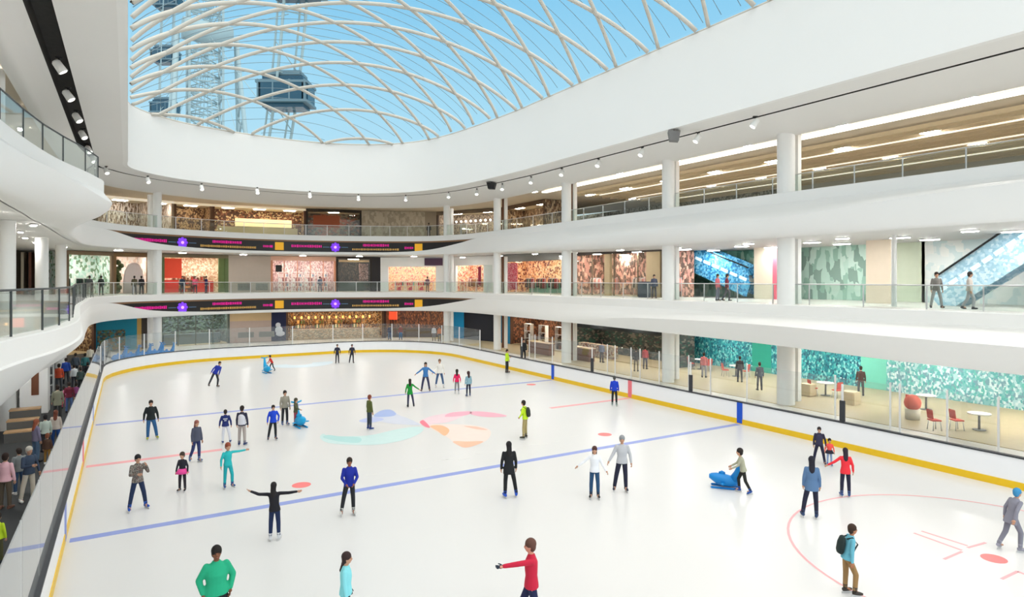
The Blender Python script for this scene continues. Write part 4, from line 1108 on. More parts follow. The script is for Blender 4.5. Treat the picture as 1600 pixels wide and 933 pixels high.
# lift and stair core next to the pylons
tw = MB(); c = -u2*3
for sx in (-1, 1):
    for sy in (-1, 1): tw.box((c.x+sx*3.4, c.y+sy*3.4, -HZ/2+8), (.5, .5, HZ+16))
for k in range(26):
    z = -HZ+k*3
    for sx in (-1, 1):
        tw.tube([(c.x-3.4, c.y+sx*3.4, z), (c.x+3.4, c.y+sx*3.4, z+3)], .14, 5).tube([(c.x+3.4, c.y+sx*3.4, z), (c.x-3.4, c.y+sx*3.4, z+3)], .14, 5)
        tw.tube([(c.x+sx*3.4, c.y-3.4, z), (c.x+sx*3.4, c.y+3.4, z)], .2, 5).tube([(c.x-3.4, c.y+sx*3.4, z), (c.x+3.4, c.y+sx*3.4, z)], .2, 5)
tw.build('lift_tower', WST, wh)
cab0 = None
ncab = 26; a_off = math.asin((34.4-HZ)/(R+0)) if abs((34.4-HZ)/R) < 1 else 0
for i in range(ncab):
    a = a_off+2*PI*i/ncab; p = wp(a, R)
    if cab0 is None:
        cb = empty('cabin_mount')
        b = MB(); b.box((0, 0, 0), (7.4, 4.6, 4.6), bev=.7); c0 = b.build('cabin', CABG, wh)
        b = MB()
        for z in (-1.5, 1.3): b.box((0, 0, z), (7.5, 4.7, .35))
        for x in (-3.4, -1.2, 1.2, 3.4): b.box((x, 0, 0), (.22, 4.68, 3.2))
        b.box((0, 0, 2.7), (5.4, 3.2, .9), bev=.2)
        f0 = b.build('cabin_frame', CABF, c0); bpy.data.objects.remove(cb); cab0 = c0; o = c0
    else:
        o = cab0.copy(); COL.objects.link(o)
        f = cab0.children[0].copy(); COL.objects.link(f); f.parent = o
    o.parent = wh; o.location = p; o.rotation_euler = (0, 0, 2.6)

# ------------------------------------------------------------------ people
JOBS = []
def remesh_all():
    """turn the rough limb unions into continuous smooth skins"""
    tmp = []
    for j in JOBS:
        me = bpy.data.meshes.new('t'); j['mb'].bm.to_mesh(me); j['mb'].bm.free()
        o = bpy.data.objects.new('t', me); COL.objects.link(o)
        m = o.modifiers.new('r', 'REMESH'); m.mode = 'VOXEL'; m.voxel_size = j['vox']; m.use_smooth_shade = True
        s = o.modifiers.new('s', 'SMOOTH'); s.factor = .5; s.iterations = j.get('it', 2)
        tmp.append(o)
    bpy.context.view_layer.update(); dg = bpy.context.evaluated_depsgraph_get()
    for j, o in zip(JOBS, tmp):
        me = bpy.data.meshes.new_from_object(o.evaluated_get(dg)); me.materials.clear()
        for m in j['mats']: me.materials.append(m)
        if j.get('extra'):
            bm = bmesh.new(); bm.from_mesh(me)
            for v in bm.verts: pass
            me2 = bpy.data.meshes.new('e'); j['extra'].bm.to_mesh(me2); j['extra'].bm.free()
            bm.from_mesh(me2); bm.to_mesh(me); bm.free(); bpy.data.meshes.remove(me2)
        if j.get('paint'):
            j['paint'](me)
        for p in me.polygons: p.use_smooth = True
        me.name = j['name']; q = bpy.data.objects.new(j['name'], me); COL.objects.link(q); q.parent = j['parent']
        if j.get('label'): q['label'] = j['label']
    for o in tmp:
        me = o.data; bpy.data.objects.remove(o); bpy.data.meshes.remove(me)
EYE = mat('eye_dark', srgb(30, 24, 22), .3); LIP = mat('lip', srgb(170, 96, 88), .5)
def capsule(mb, a, b, ra, rb, n=10):
    a, b = Vector(a), Vector(b); mb.tube([a, a.lerp(b, .5), b], [ra, (ra+rb)/2, rb], n)
    mb.ball(a, ra*.99, sub=2); mb.ball(b, rb*.99, sub=2)
ARMS = {
 'down': lambda s: ((s*.16, .02, -1), (s*.06, .18, -1)),
 'relax': lambda s: ((s*.28, -.05, -1), (s*.12, .25, -1)),
 'out': lambda s: ((s*1, .0, -.12), (s*1, .1, .02)),
 'outup': lambda s: ((s*.8, -.1, .1), (s*.9, -.1, .5)),
 'outlow': lambda s: ((s*.75, .05, -.75), (s*.8, .2, -.55)),
 'hold': lambda s: ((s*.42, .1, -1), (s*.5, .3, -.8)),
 'front': lambda s: ((s*.2, .3, -1), (-s*.62, .75, .12)),
 'low_front': lambda s: ((s*.2, .25, -1), (-s*.4, .6, -.55)),
 'push': lambda s: ((s*.1, .6, -.8), (-s*.05, .95, -.3)),
 'point': lambda s: ((s*.15, .97, -.08), (s*.02, 1, -.12)),
 'pocket': lambda s: ((s*.42, -.15, -1), (-s*.22, .35, -1)),
 'back': lambda s: ((s*.3, -.5, -1), (s*.1, -.1, -1)),
 'up': lambda s: ((s*.25, .5, -.7), (-s*.3, .35, .9)),
}
LEGS = {
 'stand': lambda s: ((s*.05, .02, -1), (s*.03, -.03, -1)),
 'wide': lambda s: ((s*.20, .03, -1), (s*.16, -.05, -1)),
 'fwd': lambda s: ((s*.06, .42, -1), (s*.04, -.08, -1)),
 'rear': lambda s: ((s*.06, -.18, -1), (s*.05, -.55, -1)),
 'side': lambda s: ((s*.5, .05, -1), (s*.5, -.05, -1)),
 'bent': lambda s: ((s*.08, .35, -1), (s*.06, -.30, -1)),
 'push': lambda s: ((s*.12, -.3, -1), (s*.1, -.75, -.8)),
}
def person(px, py, top, label, face=0, top_c=(40, 40, 50), leg_c=(40, 44, 60), hair_c=(40, 30, 26), arms=('down', 'down'), legs=('stand', 'stand'), lean=(0, 0),
           z=0.0, height=None, foot=(30, 34, 44), skate=True, hair='short', coat=0.0, skin=(196, 150, 124), sleeve=None, bag=None, hat=None, skirt=None, vest=None, group=None,
           glove=None, female=False, child=False, thick=1.0, pos=None, head_turn=0, hood=False):
    P = Vector(pos) if pos else ground(px, py, z)
    d = F*(CH-z)/(py-HOR) if not pos else (P.x*ST+P.y*CT)
    H = height or (py-top)*d/F
    H = max(1.0, min(1.95, H)); S = H/1.80
    c = Vector((P.x, P.y)).normalized(); rg = Vector((c.y, -c.x)); f = math.radians(face)
    fw = -c*math.cos(f)+rg*math.sin(f); rz = math.atan2(fw.y, fw.x)-PI/2
    root = empty('person', (P.x, P.y, z), rz); root.scale = (1, 1, 1); tag(root, label, 'person', group)
    HS = 1.22 if (child or H < 1.35) else 1.0
    V = Vector
    pel = V((0, 0, .93)); tv = V((lean[0], lean[1], 1)).normalized(); side = V((1, 0, -lean[0])).normalized()
    fwd = side.cross(tv)*-1
    fwd = tv.cross(side) if tv.cross(side).y > 0 else -tv.cross(side)
    sw = .16 if female else .18
    L = {}
    for s, k in ((1, 0), (-1, 1)):
        hp = pel+side*s*.09-V((0, 0, .03)); t, h = LEGS[legs[k]](s); kn = hp+V(t).normalized()*.43; an = kn+V(h).normalized()*.40; L[s] = (hp, kn, an)
    low = min(L[1][2].z, L[-1][2].z); ank = .145 if skate else .085; dz = ank-low
    # shift so that the supporting foot is on the ground and the figure stands over its point
    mid = (L[1][2]+L[-1][2])/2
    # pixel given is the lower foot; centre between the feet
    sh = V((-mid.x, -mid.y, dz))
    for s in L: L[s] = tuple(q+sh for q in L[s])
    pel = pel+sh; neck = pel+tv*.50; shd = pel+tv*.45
    A = {}
    for s, k in ((1, 0), (-1, 1)):
        a = shd+side*s*sw; t, h = ARMS[arms[k]](s); 
        R3 = Matrix((side, fwd, tv)).transposed()
        el = a+(R3 @ V(t).normalized())*.28; wr = el+(R3 @ V(h).normalized())*.24; A[s] = (a, el, wr)
    hd = neck+tv*.03+V((0, fwd.y*.02, 0)); hc = hd+V((lean[0]*.05, .01, .135*HS))
    ht = Matrix.Rotation(math.radians(head_turn), 4, 'Z')
    vox = max(.016, min(.026, d*.0005)); tot = hc.z+.13*HS; K = H/ (tot if tot > .5 else 1.8)
    K = min(K, H/1.35)
    def scale(mb): bmesh.ops.scale(mb.bm, vec=(K, K, K), verts=mb.bm.verts[:]); return mb
    def rings(mb, R): mb.loft([(pel+tv*t+fwd*o, side*rx, fwd*ry) for t, rx, ry, o in R], n=16)
    th = thick
    skm = cm(*skin); 
    # body
    b = MB()
    rings(b, [(-.10, .10, .08, 0), (0, .13*th, .09*th, 0), (.12, .115*th, .085*th, 0), (.30, .125*th, .09*th, 0), (.42, .115*th, .075, 0), (.50, .055, .05, 0), (.53, .048, .048, 0)])
    for s in (1, -1):
        capsule(b, L[s][0], L[s][1], .078*th, .052*th); capsule(b, L[s][1], L[s][2], .05*th, .036)
        capsule(b, A[s][0]-side*s*.03-tv*.02, A[s][1], .038, .033); capsule(b, A[s][1], A[s][2], .032, .026)
        capsule(b, L[s][2], L[s][2]+V((0, .12, -.05)), .036, .03)
        dr = (A[s][2]-A[s][1]).normalized(); b.ball(A[s][2]+dr*.05, (.036, .036, .036), sub=2)
    capsule(b, neck-tv*.03, hc-V((0, 0, .06)), .05, .05)
    b.ball(hc, (.074*HS, .092*HS, .115*HS), sub=3, M=ht); b.ball(hc+ht.to_3x3() @ V((0, .03, -.065))*HS, (.05*HS, .055*HS, .05*HS), sub=2)
    for s in (1, -1): b.ball(hc+ht.to_3x3() @ V((s*.076, -.005, -.01))*HS, (.012, .02, .03), sub=1)
    b.ball(hc+ht.to_3x3() @ V((0, .098, -.02))*HS, (.014, .02, .025), sub=1)
    e = MB(); e.mi(skm); ex_m = [skm, EYE, LIP]
    for s in (1, -1):
        e.ball(hc+ht.to_3x3() @ V((s*.03, .083, .008))*HS, (.013, .01, .009), EYE, 1)
        dr = (A[s][2]-A[s][1]).normalized(); ax = dr.orthogonal().normalized(); inw = V((-s, .25, 0)); inw = (inw-dr*inw.dot(dr)).normalized(); ax = dr.cross(inw).normalized()
        gm = cm(*glove) if glove else skm
        pc = A[s][2]+dr*.055; M = Matrix((ax, inw, dr)).transposed().to_4x4()
        e.ball(pc, (.04, .018, .052), gm, 2, M)
        for k in range(4):
            base = pc+ax*(-.027+.018*k)+dr*.042; ln = (.062, .07, .066, .052)[k]
            k1 = base+dr*ln*.5+inw*.006; k2 = k1+dr*ln*.3+inw*ln*.35
            e.tube([base, k1, k2], [.0095, .009, .0075], 6, gm)
        tbs = pc+ax*-.032-dr*.01
        e.tube([tbs, tbs+ax*-.018+dr*.03+inw*.01, tbs+ax*-.02+dr*.055+inw*.022], [.012, .0105, .008], 6, gm)
    e.ball(hc+ht.to_3x3() @ V((0, .085, -.055))*HS, (.022, .01, .006), LIP, 1)
    if glove and glove not in ex_m: ex_m = e.mats
    scale(b); scale(e); JOBS.append(dict(mb=b, vox=vox, mats=e.mats, name='body', parent=root, extra=e, it=1))
    # trousers
    if leg_c:
        t = MB(); rings(t, [(-.12, .13*th, .09*th, 0), (-.04, .150*th, .108*th, 0), (.04, .14*th, .10*th, 0), (.08, .12*th, .09*th, 0)])
        for s in (1, -1):
            capsule(t, L[s][0]-side*s*.01, L[s][1], .086*th, .068*th); capsule(t, L[s][1], L[s][2]+(L[s][1]-L[s][2])*.06, .068*th, .056*th)
        scale(t); JOBS.append(dict(mb=t, vox=vox, mats=[cm(*leg_c)], name='trousers', parent=root))
    # jacket
    j = MB(); hem = -.07-coat; fl = 1+coat*.5
    R_ = [(hem-.02, .178*th*fl, .138*th*fl, 0), (hem*.4+.01, .172*th*fl, .132*th, 0), (.12, .142*th, .112*th, 0), (.28, .158*th*(.95 if female else 1), .124*th, .005), (.38, .165*th, .118, 0), (.44, .158, .092, 0), (.485, .095, .075, 0), (.525, .062, .062, 0)]
    rings(j, R_)
    for s in (1, -1):
        sl = A[s][2]
        capsule(j, A[s][0]-side*s*.012-tv*.012, A[s][1], .058*min(th, 1.12), .050*th); capsule(j, A[s][1], sl, .051*th, .041)
    if hood: j.ball(neck-fwd*.06+tv*.02, (.1, .07, .08), sub=2)
    scale(j); JOBS.append(dict(mb=j, vox=vox, it=5, mats=[top_c if not isinstance(top_c, tuple) else cm(*top_c)], name='jacket', parent=root))
    if vest:
        q = MB(); rings(q, [(hem*.6, .176*th, .140*th, 0), (.12, .156*th, .13*th, 0), (.28, .168*th, .14*th, .005), (.38, .15*th, .13, 0), (.43, .12, .1, 0)])
        scale(q); JOBS.append(dict(mb=q, vox=vox, mats=[cm(*vest)], name='vest', parent=root))
    if skirt:
        q = MB(); q.loft([(pel+tv*.08, side*.17*th, fwd*.12*th), (pel, side*.21*th, fwd*.17), (pel-tv*.14, side*.29*th, fwd*.26)], n=20)
        scale(q); q.build('skirt', cm(*skirt), root)
    # hair
    hm = cm(*(hat or hair_c)); q = MB(); Hh = ht.to_3x3()
    q.ball(hc+Hh @ V((0, -.018, .038))*HS, (.094*HS, .108*HS, .108*HS), sub=3, M=ht); q.ball(hc+Hh @ V((0, -.045, -.015))*HS, (.09*HS, .075*HS, .105*HS), sub=2, M=ht)
    if hair == 'long' or hair == 'pony':
        w_ = .085 if hair == 'long' else .035; ln = .36 if hair == 'long' else .34
        q.loft([(hc+Hh @ V((0, -.05, .02))*HS, V((w_, 0, 0)), V((0, .05, 0))), (hc+Hh @ V((0, -.085, -.12))*HS, V((w_*1.05, 0, 0)), V((0, .045, 0))), (hc+Hh @ V((0, -.13, -ln*.75)), V((w_*.9, 0, 0)), V((0, .04, 0))), (hc+Hh @ V((0, -.12, -ln)), V((w_*.4, 0, 0)), V((0, .02, 0)))], n=10)
    scale(q); JOBS.append(dict(mb=q, vox=vox, mats=[hm], name='hat' if hat else 'hair', parent=root))
    if hat and hair_c and hair == 'long': pass
    # feet
    fm = cm(*foot, rough=.5)
    for s in (1, -1):
        an = L[s][2]; toe = V((s*.25, 1, 0)).normalized(); 
        if legs[0 if s == 1 else 1] in ('rear', 'push'): toe = V((s*.5, .85, -.35)).normalized()
        q = MB(); up = (L[s][1]-an).normalized()
        hl = an-V((0, 0, .045)) ; q.tube([hl-toe*.06, hl+toe*.02, hl+toe*.12, hl+toe*.18], [.042, .048, .042, .026], 10)
        q.tube([an-V((0, 0, .03)), an+up*(.10 if skate else .03)], [.05, .058], 10)
        scale(q); bt = q.build('skate' if skate else 'shoe', fm, root)
        if skate:
            q = MB(); M = Matrix.Rotation(math.atan2(toe.y, toe.x)-PI/2, 4, 'Z')
            q.box(an+toe*.05-V((0, 0, .118)), (.006, .28, .05), M=M).box(an+toe*.11-V((0, 0, .095)), (.03, .05, .025), M=M).box(an-toe*.02-V((0, 0, .095)), (.03, .05, .025), M=M)
            scale(q); q.build('blade', METAL, bt)
    if bag:
        q = MB(); q.loft([(pel+tv*t-fwd*.19, side*rx, fwd*ry) for t, rx, ry in ((.02, .11, .06), (.08, .15, .085), (.28, .155, .09), (.42, .12, .06), (.46, .05, .03))], n=14); scale(q); bk = q.build('backpack', cm(*bag), root)
        q = MB()
        for s in (1, -1): q.tube([pel+tv*.42+side*s*.09-fwd*.13, pel+tv*.49+side*s*.10, pel+tv*.36+side*s*.11+fwd*.14, pel+tv*.12+side*s*.13+fwd*.06], .018, 6)
        scale(q); q.build('strap', cm(*bag), bk)
    return root, dict(K=K, pel=pel, hc=hc, A=A, L=L)

NAV = (30, 34, 56)
PLAID = mosaic('plaid_cloth', [(120, 116, 108), (84, 80, 78), (146, 140, 130), (104, 70, 66), (96, 94, 90)], (7, 7, 7), detail=.05)
person(238, 687, 625, 'person in black jacket and blue jeans and yellow green skates near the far blue line', 5, (26, 32, 34), (44, 92, 140), arms=('relax', 'relax'), legs=('stand', 'wide'), foot=(150, 170, 30), thick=1.12)
person(333, 606, 572, 'person in blue jacket leaning sideways while skating near the far corner', 30, (30, 50, 160), (44, 46, 54), arms=('relax', 'relax'), legs=('side', 'bent'), lean=(-.42, .35), height=1.62, foot=(40, 44, 50))
person(426, 580, 556, 'small child in a red shirt bending over a cyan skating aid', -70, (216, 50, 40), (50, 60, 66), arms=('push', 'push'), legs=('fwd', 'rear'), lean=(0, .45), height=1.2, child=True, foot=(90, 120, 130))
person(527, 568, 541, 'person in dark navy clothes by the far boards, left of the pair', 0, (36, 38, 60), (34, 36, 52), arms=('relax', 'relax'), height=1.55)
person(549, 568, 541, 'person in dark navy clothes by the far boards, right of the pair', 10, (38, 38, 58), (36, 38, 54), arms=('relax', 'relax'), legs=('wide', 'stand'), height=1.55, skin=(180, 120, 110))
person(665, 612, 566, 'person in steel blue jacket with arms held out at the centre back of the rink', 0, (58, 116, 176), (52, 54, 84), arms=('outlow', 'outlow'), legs=('wide', 'wide'), hair='long', female=True)
person(687, 606, 561, 'person in white top and blue jeans beside the steel blue jacket', 0, (232, 228, 220), (56, 86, 124), arms=('hold', 'relax'), legs=('wide', 'wide'), hair_c=(110, 80, 60), foot=(225, 228, 230))
person(714, 616, 577, 'child in bright pink jacket and grey leggings standing', 180, (226, 30, 92), (130, 128, 132), arms=('relax', 'relax'), hair='long', female=True, child=True, foot=(200, 200, 205))
person(732, 620, 580, 'child in pale blue grey top and navy trousers beside the pink jacket', 200, (130, 166, 180), NAV, arms=('down', 'down'), hair='long', hair_c=(60, 34, 36), child=True, foot=(60, 70, 110))
person(642, 637, 592, 'person in long green jacket with arms out low', 185, (22, 140, 50), (52, 54, 80), arms=('outlow', 'relax'), legs=('wide', 'stand'), coat=.08, hair='long', female=True)
person(577, 672, 617, 'person in olive jacket with auburn hair seen from the side at centre ice', 120, (84, 90, 44), (52, 62, 76), hair_c=(120, 56, 40), foot=(30, 60, 130), arms=('down', 'down'))
person(792, 583, 546, 'rink marshal in yellow green vest standing at the far boards', 60, (190, 226, 40), (48, 50, 50), arms=('front', 'down'), height=1.72)
person(820, 686, 626, 'rink marshal in yellow green vest with black backpack and tan trousers', -110, (196, 232, 40), (164, 148, 100), arms=('down', 'low_front'), legs=('stand', 'wide'), bag=(44, 52, 44), lean=(0, .12), foot=(60, 58, 48))
person(960, 635, 588, 'person in royal blue jacket leaning at the long side boards', 175, (22, 60, 190), (36, 38, 44), arms=('down', 'down'), foot=(150, 165, 160), height=1.62, hair_c=(70, 72, 72))
NJ, nj = person(354, 693, 640, 'person in navy sports jacket with white lettering and white trousers seen from behind', 180, (28, 44, 108), (224, 226, 236), arms=('relax', 'relax'), legs=('wide', 'stand'), foot=(60, 76, 130), thick=1.05)
person(378, 697, 634, 'person in white vest with dark sleeves and grey trousers beside the navy jacket', 160, (44, 44, 66), (170, 160, 156), arms=('down', 'down'), vest=(216, 216, 226), foot=(44, 62, 110))
person(425, 688, 633, 'person in royal blue shirt and black trousers skating', 10, (22, 66, 200), (30, 32, 36), arms=('relax', 'pocket'), legs=('wide', 'stand'), foot=(36, 50, 80))
person(445, 665, 610, 'person in khaki jacket with a dark cap standing behind a child', 20, (150, 144, 130), (44, 42, 44), arms=('down', 'down'), foot=(70, 100, 150), hat=(40, 34, 32))
person(462, 666, 620, 'small child in olive hooded jacket holding a cyan skating aid', 60, (78, 80, 58), (150, 60, 74), arms=('push', 'down'), hair_c=(70, 66, 50), child=True, height=1.3, hood=True)
person(304, 722, 656, 'person with long auburn hair in dark vest and blue leggings striding', 30, (74, 78, 96), (44, 54, 104), arms=('down', 'down'), legs=('rear', 'stand'), hair='long', hair_c=(140, 84, 74), female=True, foot=(90, 110, 150))
person(285, 768, 706, 'child in black leotard with a bright pink skirt', -25, (34, 34, 46), (38, 32, 40), arms=('relax', 'relax'), skirt=(240, 80, 160), child=True, female=True, hair_c=(58, 46, 36))
person(357, 763, 692, 'child in turquoise snow suit reaching one arm out for balance', 20, (40, 178, 182), (30, 164, 172), arms=('relax', 'out'), legs=('stand', 'fwd'), hair_c=(140, 70, 50), child=True, foot=(40, 80, 140))
person(215, 797, 710, 'person in grey plaid jacket and red shirt looking down at a phone', 15, PLAID, (28, 44, 78), arms=('front', 'up'), legs=('wide', 'wide'), foot=(24, 76, 170), hat=(30, 30, 34))
person(429, 845, 754, 'person all in black with both arms stretched out wide', 170, (26, 26, 34), (26, 42, 80), arms=('out', 'outup'), legs=('stand', 'stand'), lean=(-.06, .05), hair='long', hair_c=(30, 26, 28), female=True, foot=(214, 216, 222))
person(543, 805, 715, 'person in royal blue jacket with hands held together in front', 5, (20, 40, 150), (36, 38, 44), arms=('low_front', 'low_front'), legs=('wide', 'stand'), foot=(200, 200, 196), skin=(150, 96, 74))
person(798, 778, 690, 'person in a long black coat with blue skates seen from behind', 190, (24, 26, 30), (26, 28, 30), arms=('down', 'down'), legs=('wide', 'stand'), coat=.14, hair='long', hair_c=(28, 26, 28), foot=(30, 80, 190))
person(929, 779, 697, 'person in white sweater and blue jeans holding a partner by the hand', 0, (232, 234, 240), (36, 74, 112), arms=('outlow', 'hold'), legs=('stand', 'stand'), hair='long', hair_c=(70, 40, 36), female=True)
person(969, 768, 680, 'person in light grey sweater and grey beanie holding hands', 5, (186, 188, 194), (32, 34, 56), arms=('hold', 'relax'), legs=('wide', 'stand'), hat=(138, 142, 146), thick=1.06, foot=(46, 48, 66))
person(1164, 771, 702, 'child in tan jacket pushing a blue whale shaped skating aid', -85, (172, 172, 150), (34, 34, 32), arms=('push', 'push'), legs=('fwd', 'rear'), lean=(0, .22), hair='short', hair_c=(36, 30, 28), child=True, height=1.42, foot=(24, 70, 150))
person(1265, 810, 713, 'person in denim blue coat with long dark hair seen from behind', 185, (88, 120, 160), (34, 36, 58), arms=('down', 'down'), legs=('stand', 'wide'), coat=.1, hair='long', hair_c=(30, 30, 44), female=True, foot=(44, 66, 104))
person(1280, 726, 667, 'person in navy jacket with white front standing by the yellow kick plate', 0, (44, 42, 66), (36, 36, 60), arms=('down', 'relax'), legs=('wide', 'wide'), vest=(52, 50, 76), hair_c=(40, 32, 34), foot=(60, 60, 84))
person(1296, 728, 685, 'small child in coral red jacket and dark skirt', 10, (236, 84, 76), (140, 160, 196), arms=('relax', 'relax'), skirt=(38, 34, 50), child=True, foot=(80, 110, 170))
person(1321, 777, 700, 'person in bright red jacket with long dark hair near the faceoff circle', 190, (232, 50, 62), (34, 34, 58), arms=('relax', 'outlow'), legs=('stand', 'stand'), hair='long', hair_c=(40, 34, 48), female=True, foot=(60, 84, 140), coat=.05)
person(1328, 931, 819, 'person in light blue shirt and tan trousers with a black backpack', 110, (104, 178, 200), (150, 118, 76), arms=('down', 'down'), legs=('fwd', 'stand'), bag=(28, 44, 44), lean=(0, .2), hair_c=(56, 38, 28), foot=(50, 44, 40), skin=(176, 120, 90))
person(1577, 861, 763, 'person in long grey coat and bright blue hat skating away', 130, (132, 132, 146), (128, 128, 142), arms=('back', 'relax'), legs=('fwd', 'rear'), lean=(0, .28), coat=.12, hat=(60, 140, 190), foot=(150, 150, 165))
person(836, 991, 845, 'person in crimson jacket pointing one gloved arm to the side', -85, (196, 30, 62), (26, 34, 74), arms=('down', 'point'), legs=('fwd', 'rear'), glove=(50, 60, 76), hair_c=(96, 64, 54), foot=(170, 200, 210), height=1.82, skin=(214, 150, 130))
person(338, 1003, 852, 'person in bright teal green jacket with hands in pockets', 8, (32, 170, 128), (30, 32, 36), arms=('pocket', 'pocket'), legs=('wide', 'wide'), thick=1.25, skin=(130, 84, 62), hair_c=(26, 22, 20), height=1.8)
person(540, 995, 863, 'girl in light aqua top with a dark ponytail walking on skates', 80, (134, 216, 226), (28, 30, 46), arms=('down', 'down'), legs=('stand', 'stand'), hair='pony', hair_c=(50, 34, 34), female=True, glove=(50, 56, 66), height=1.6)
b = MB()
for k in range(5): b.box((-.085+k*.042, -.15, 0), (.03, .02, .05))
b.box((0, -.15, -.09), (.12, .02, .035)); tt = nj['pel']+Vector((0, 0, .33)); o = b.build('back_lettering', cm(236, 238, 242), NJ); o.location = tt*nj['K']; o.scale = (nj['K'],)*3
# spectators on the dark walkway
def sp(px, py, top, label, **k): k.setdefault('skate', False); return person(px, py, top, label, **k)
sp(8, 795, 708, 'person in pale pink shirt and brown trousers on the walkway by the nearest column', face=150, top_c=(240, 190, 200), leg_c=(96, 84, 70), hair_c=(50, 34, 30), foot=(120, 84, 70))
sp(-4, 880, 785, 'small child in bright yellow green top at the edge of the walkway', face=150, top_c=(210, 240, 50), leg_c=(90, 90, 60), child=True, height=1.2)
sp(42, 783, 698, 'person in dark vest and cream trousers on the walkway beside the glass', face=30, top_c=(60, 74, 96), leg_c=(216, 206, 190), arms=('front', 'relax'), legs=('wide', 'stand'), hat=(200, 196, 186), foot=(230, 230, 228))
sp(30, 772, 700, 'person in grey jacket and blue jeans behind the cream trousers', face=200, top_c=(140, 146, 146), leg_c=(60, 86, 120), foot=(220, 220, 220))
sp(56, 722, 655, 'person with auburn hair in grey purple jacket on the walkway', face=120, top_c=(128, 122, 148), leg_c=(84, 110, 140), hair='long', hair_c=(150, 80, 56), female=True)
sp(74, 725, 677, 'child in brown coat and mustard trousers on the walkway', face=160, top_c=(84, 60, 48), leg_c=(150, 110, 50), hair_c=(140, 84, 60), child=True, foot=(230, 230, 230))
sp(71, 706, 648, 'person in pale mint jacket standing behind the child in brown', face=190, top_c=(206, 218, 208), leg_c=(50, 52, 58), hair_c=(36, 34, 38))
sp(87, 700, 641, 'person in beige sweater and blue jeans on the walkway', face=170, top_c=(214, 200, 190), leg_c=(36, 80, 150), hair_c=(120, 66, 50), hair='long', female=True)
sp(90, 655, 602, 'person in olive grey coat standing on the walkway beside the shelving', face=180, top_c=(148, 148, 128), leg_c=(60, 62, 62), coat=.15)
sp(108, 645, 597, 'person in maroon shirt and blue jeans on the far part of the walkway', face=170, top_c=(110, 34, 54), leg_c=(84, 110, 160))
sp(100, 638, 606, 'child in pink jacket beside the maroon shirt', face=190, top_c=(226, 130, 170), leg_c=(190, 80, 110), child=True, height=1.15)
sp(119, 630, 606, 'child in violet jacket far along the walkway', face=150, top_c=(170, 90, 150), leg_c=(90, 80, 120), child=True, height=1.1)
sp(126, 612, 574, 'person in dark green coat far along the walkway', face=190, top_c=(60, 76, 74), leg_c=(40, 44, 48))
sp(116, 606, 570, 'person in white jacket far along the walkway', face=200, top_c=(220, 224, 226), leg_c=(60, 60, 70))
sp(137, 598, 566, 'person in black jacket at the far end of the walkway', face=170, top_c=(34, 34, 38), leg_c=(50, 50, 54))
for px, py, top, lb, tc, lc in ((150, 582, 556, 'person in grey hoodie by the far end of the walkway glass', (130, 134, 140), (50, 54, 66)),
    (133, 590, 560, 'person in teal jacket among the far walkway crowd', (60, 120, 124), (60, 60, 66)), (103, 600, 566, 'person in blue jacket at the far walkway column', (34, 70, 160), (44, 46, 52)),
    (92, 612, 575, 'person in orange red top by the far shelving', (220, 90, 60), (80, 84, 90)), (141, 575, 548, 'person in cream coat at the far corner of the walkway', (210, 204, 186), (90, 84, 76)),
    (118, 590, 558, 'person in slate coat beside the far walkway crowd', (86, 96, 108), (44, 46, 50))):
    sp(px, py, top, lb, face=170, top_c=tc, leg_c=lc, height=1.68)
# people inside the building
def at_level(px, X, z): v = az_dir(px); return (X, v.y*X/v.x, z)
def onfar(px, off, z): p = az_hit(px, offset(edge2, off)); return (p.x, p.y, z)
for px, X, z, lb, kw in (
    (1121, 32.6, 5.4, 'person in pink top and grey trousers on the middle balcony before the blue escalator', dict(top_c=(206, 110, 120), leg_c=(110, 110, 130), face=60)),
    (1134, 32.8, 5.4, 'person in dark red jacket walking on the middle balcony before the blue escalator', dict(top_c=(120, 40, 54), leg_c=(70, 70, 80), face=90, legs=('fwd', 'rear'))),
    (1463, 33.2, 5.4, 'person in grey standing on the middle balcony before the pale escalator', dict(top_c=(120, 116, 112), leg_c=(140, 140, 140), face=20, legs=('wide', 'wide'))),
    (1512, 33.0, 5.4, 'person in beige grey walking on the middle balcony before the pale escalator', dict(top_c=(196, 186, 178), leg_c=(170, 170, 172), face=90, legs=('fwd', 'rear'))),
    (1022, 32.6, 5.4, 'person in dark blue beside the second column on the middle balcony', dict(top_c=(60, 66, 86), leg_c=(50, 52, 60), face=10)),
    (1156, 34.5, 0, 'person in black standing in the food hall before the teal mural', dict(top_c=(44, 40, 44), leg_c=(40, 40, 46), face=180)),
    (1187, 33.0, 0, 'person in dark slate jacket by the chairs left of the nearest column', dict(top_c=(58, 66, 84), leg_c=(60, 62, 74), face=200)),
    (1100, 34.0, 0, 'person in light red top in the food hall right of the second column', dict(top_c=(190, 110, 110), leg_c=(150, 150, 160), face=170)),
    (1345, 36.5, 0, 'person in dark brown in the food hall before the mint panel', dict(top_c=(76, 60, 60), leg_c=(60, 60, 64), face=180)),
    (994, 32.0, 0, 'person in black with brown trousers behind the glass screen', dict(top_c=(36, 34, 40), leg_c=(110, 100, 84), face=180)),
    (1008, 33.4, 0, 'person in red jacket waiting in the green ceilinged cafe', dict(top_c=(176, 54, 60), leg_c=(60, 64, 80), face=160)),
    (940, 33.0, 0, 'person in grey blue jacket in the green ceilinged cafe', dict(top_c=(110, 122, 146), leg_c=(60, 60, 70), face=150)),
    (818, 27.8, 0, 'tall person in black coat at the far end of the long side boards', dict(top_c=(30, 32, 36), leg_c=(30, 30, 36), face=20, height=1.9))):
    person(px, 600, 500, lb, pos=at_level(px, X, z), height=kw.pop('height', 1.72), z=z, skate=False, **kw)
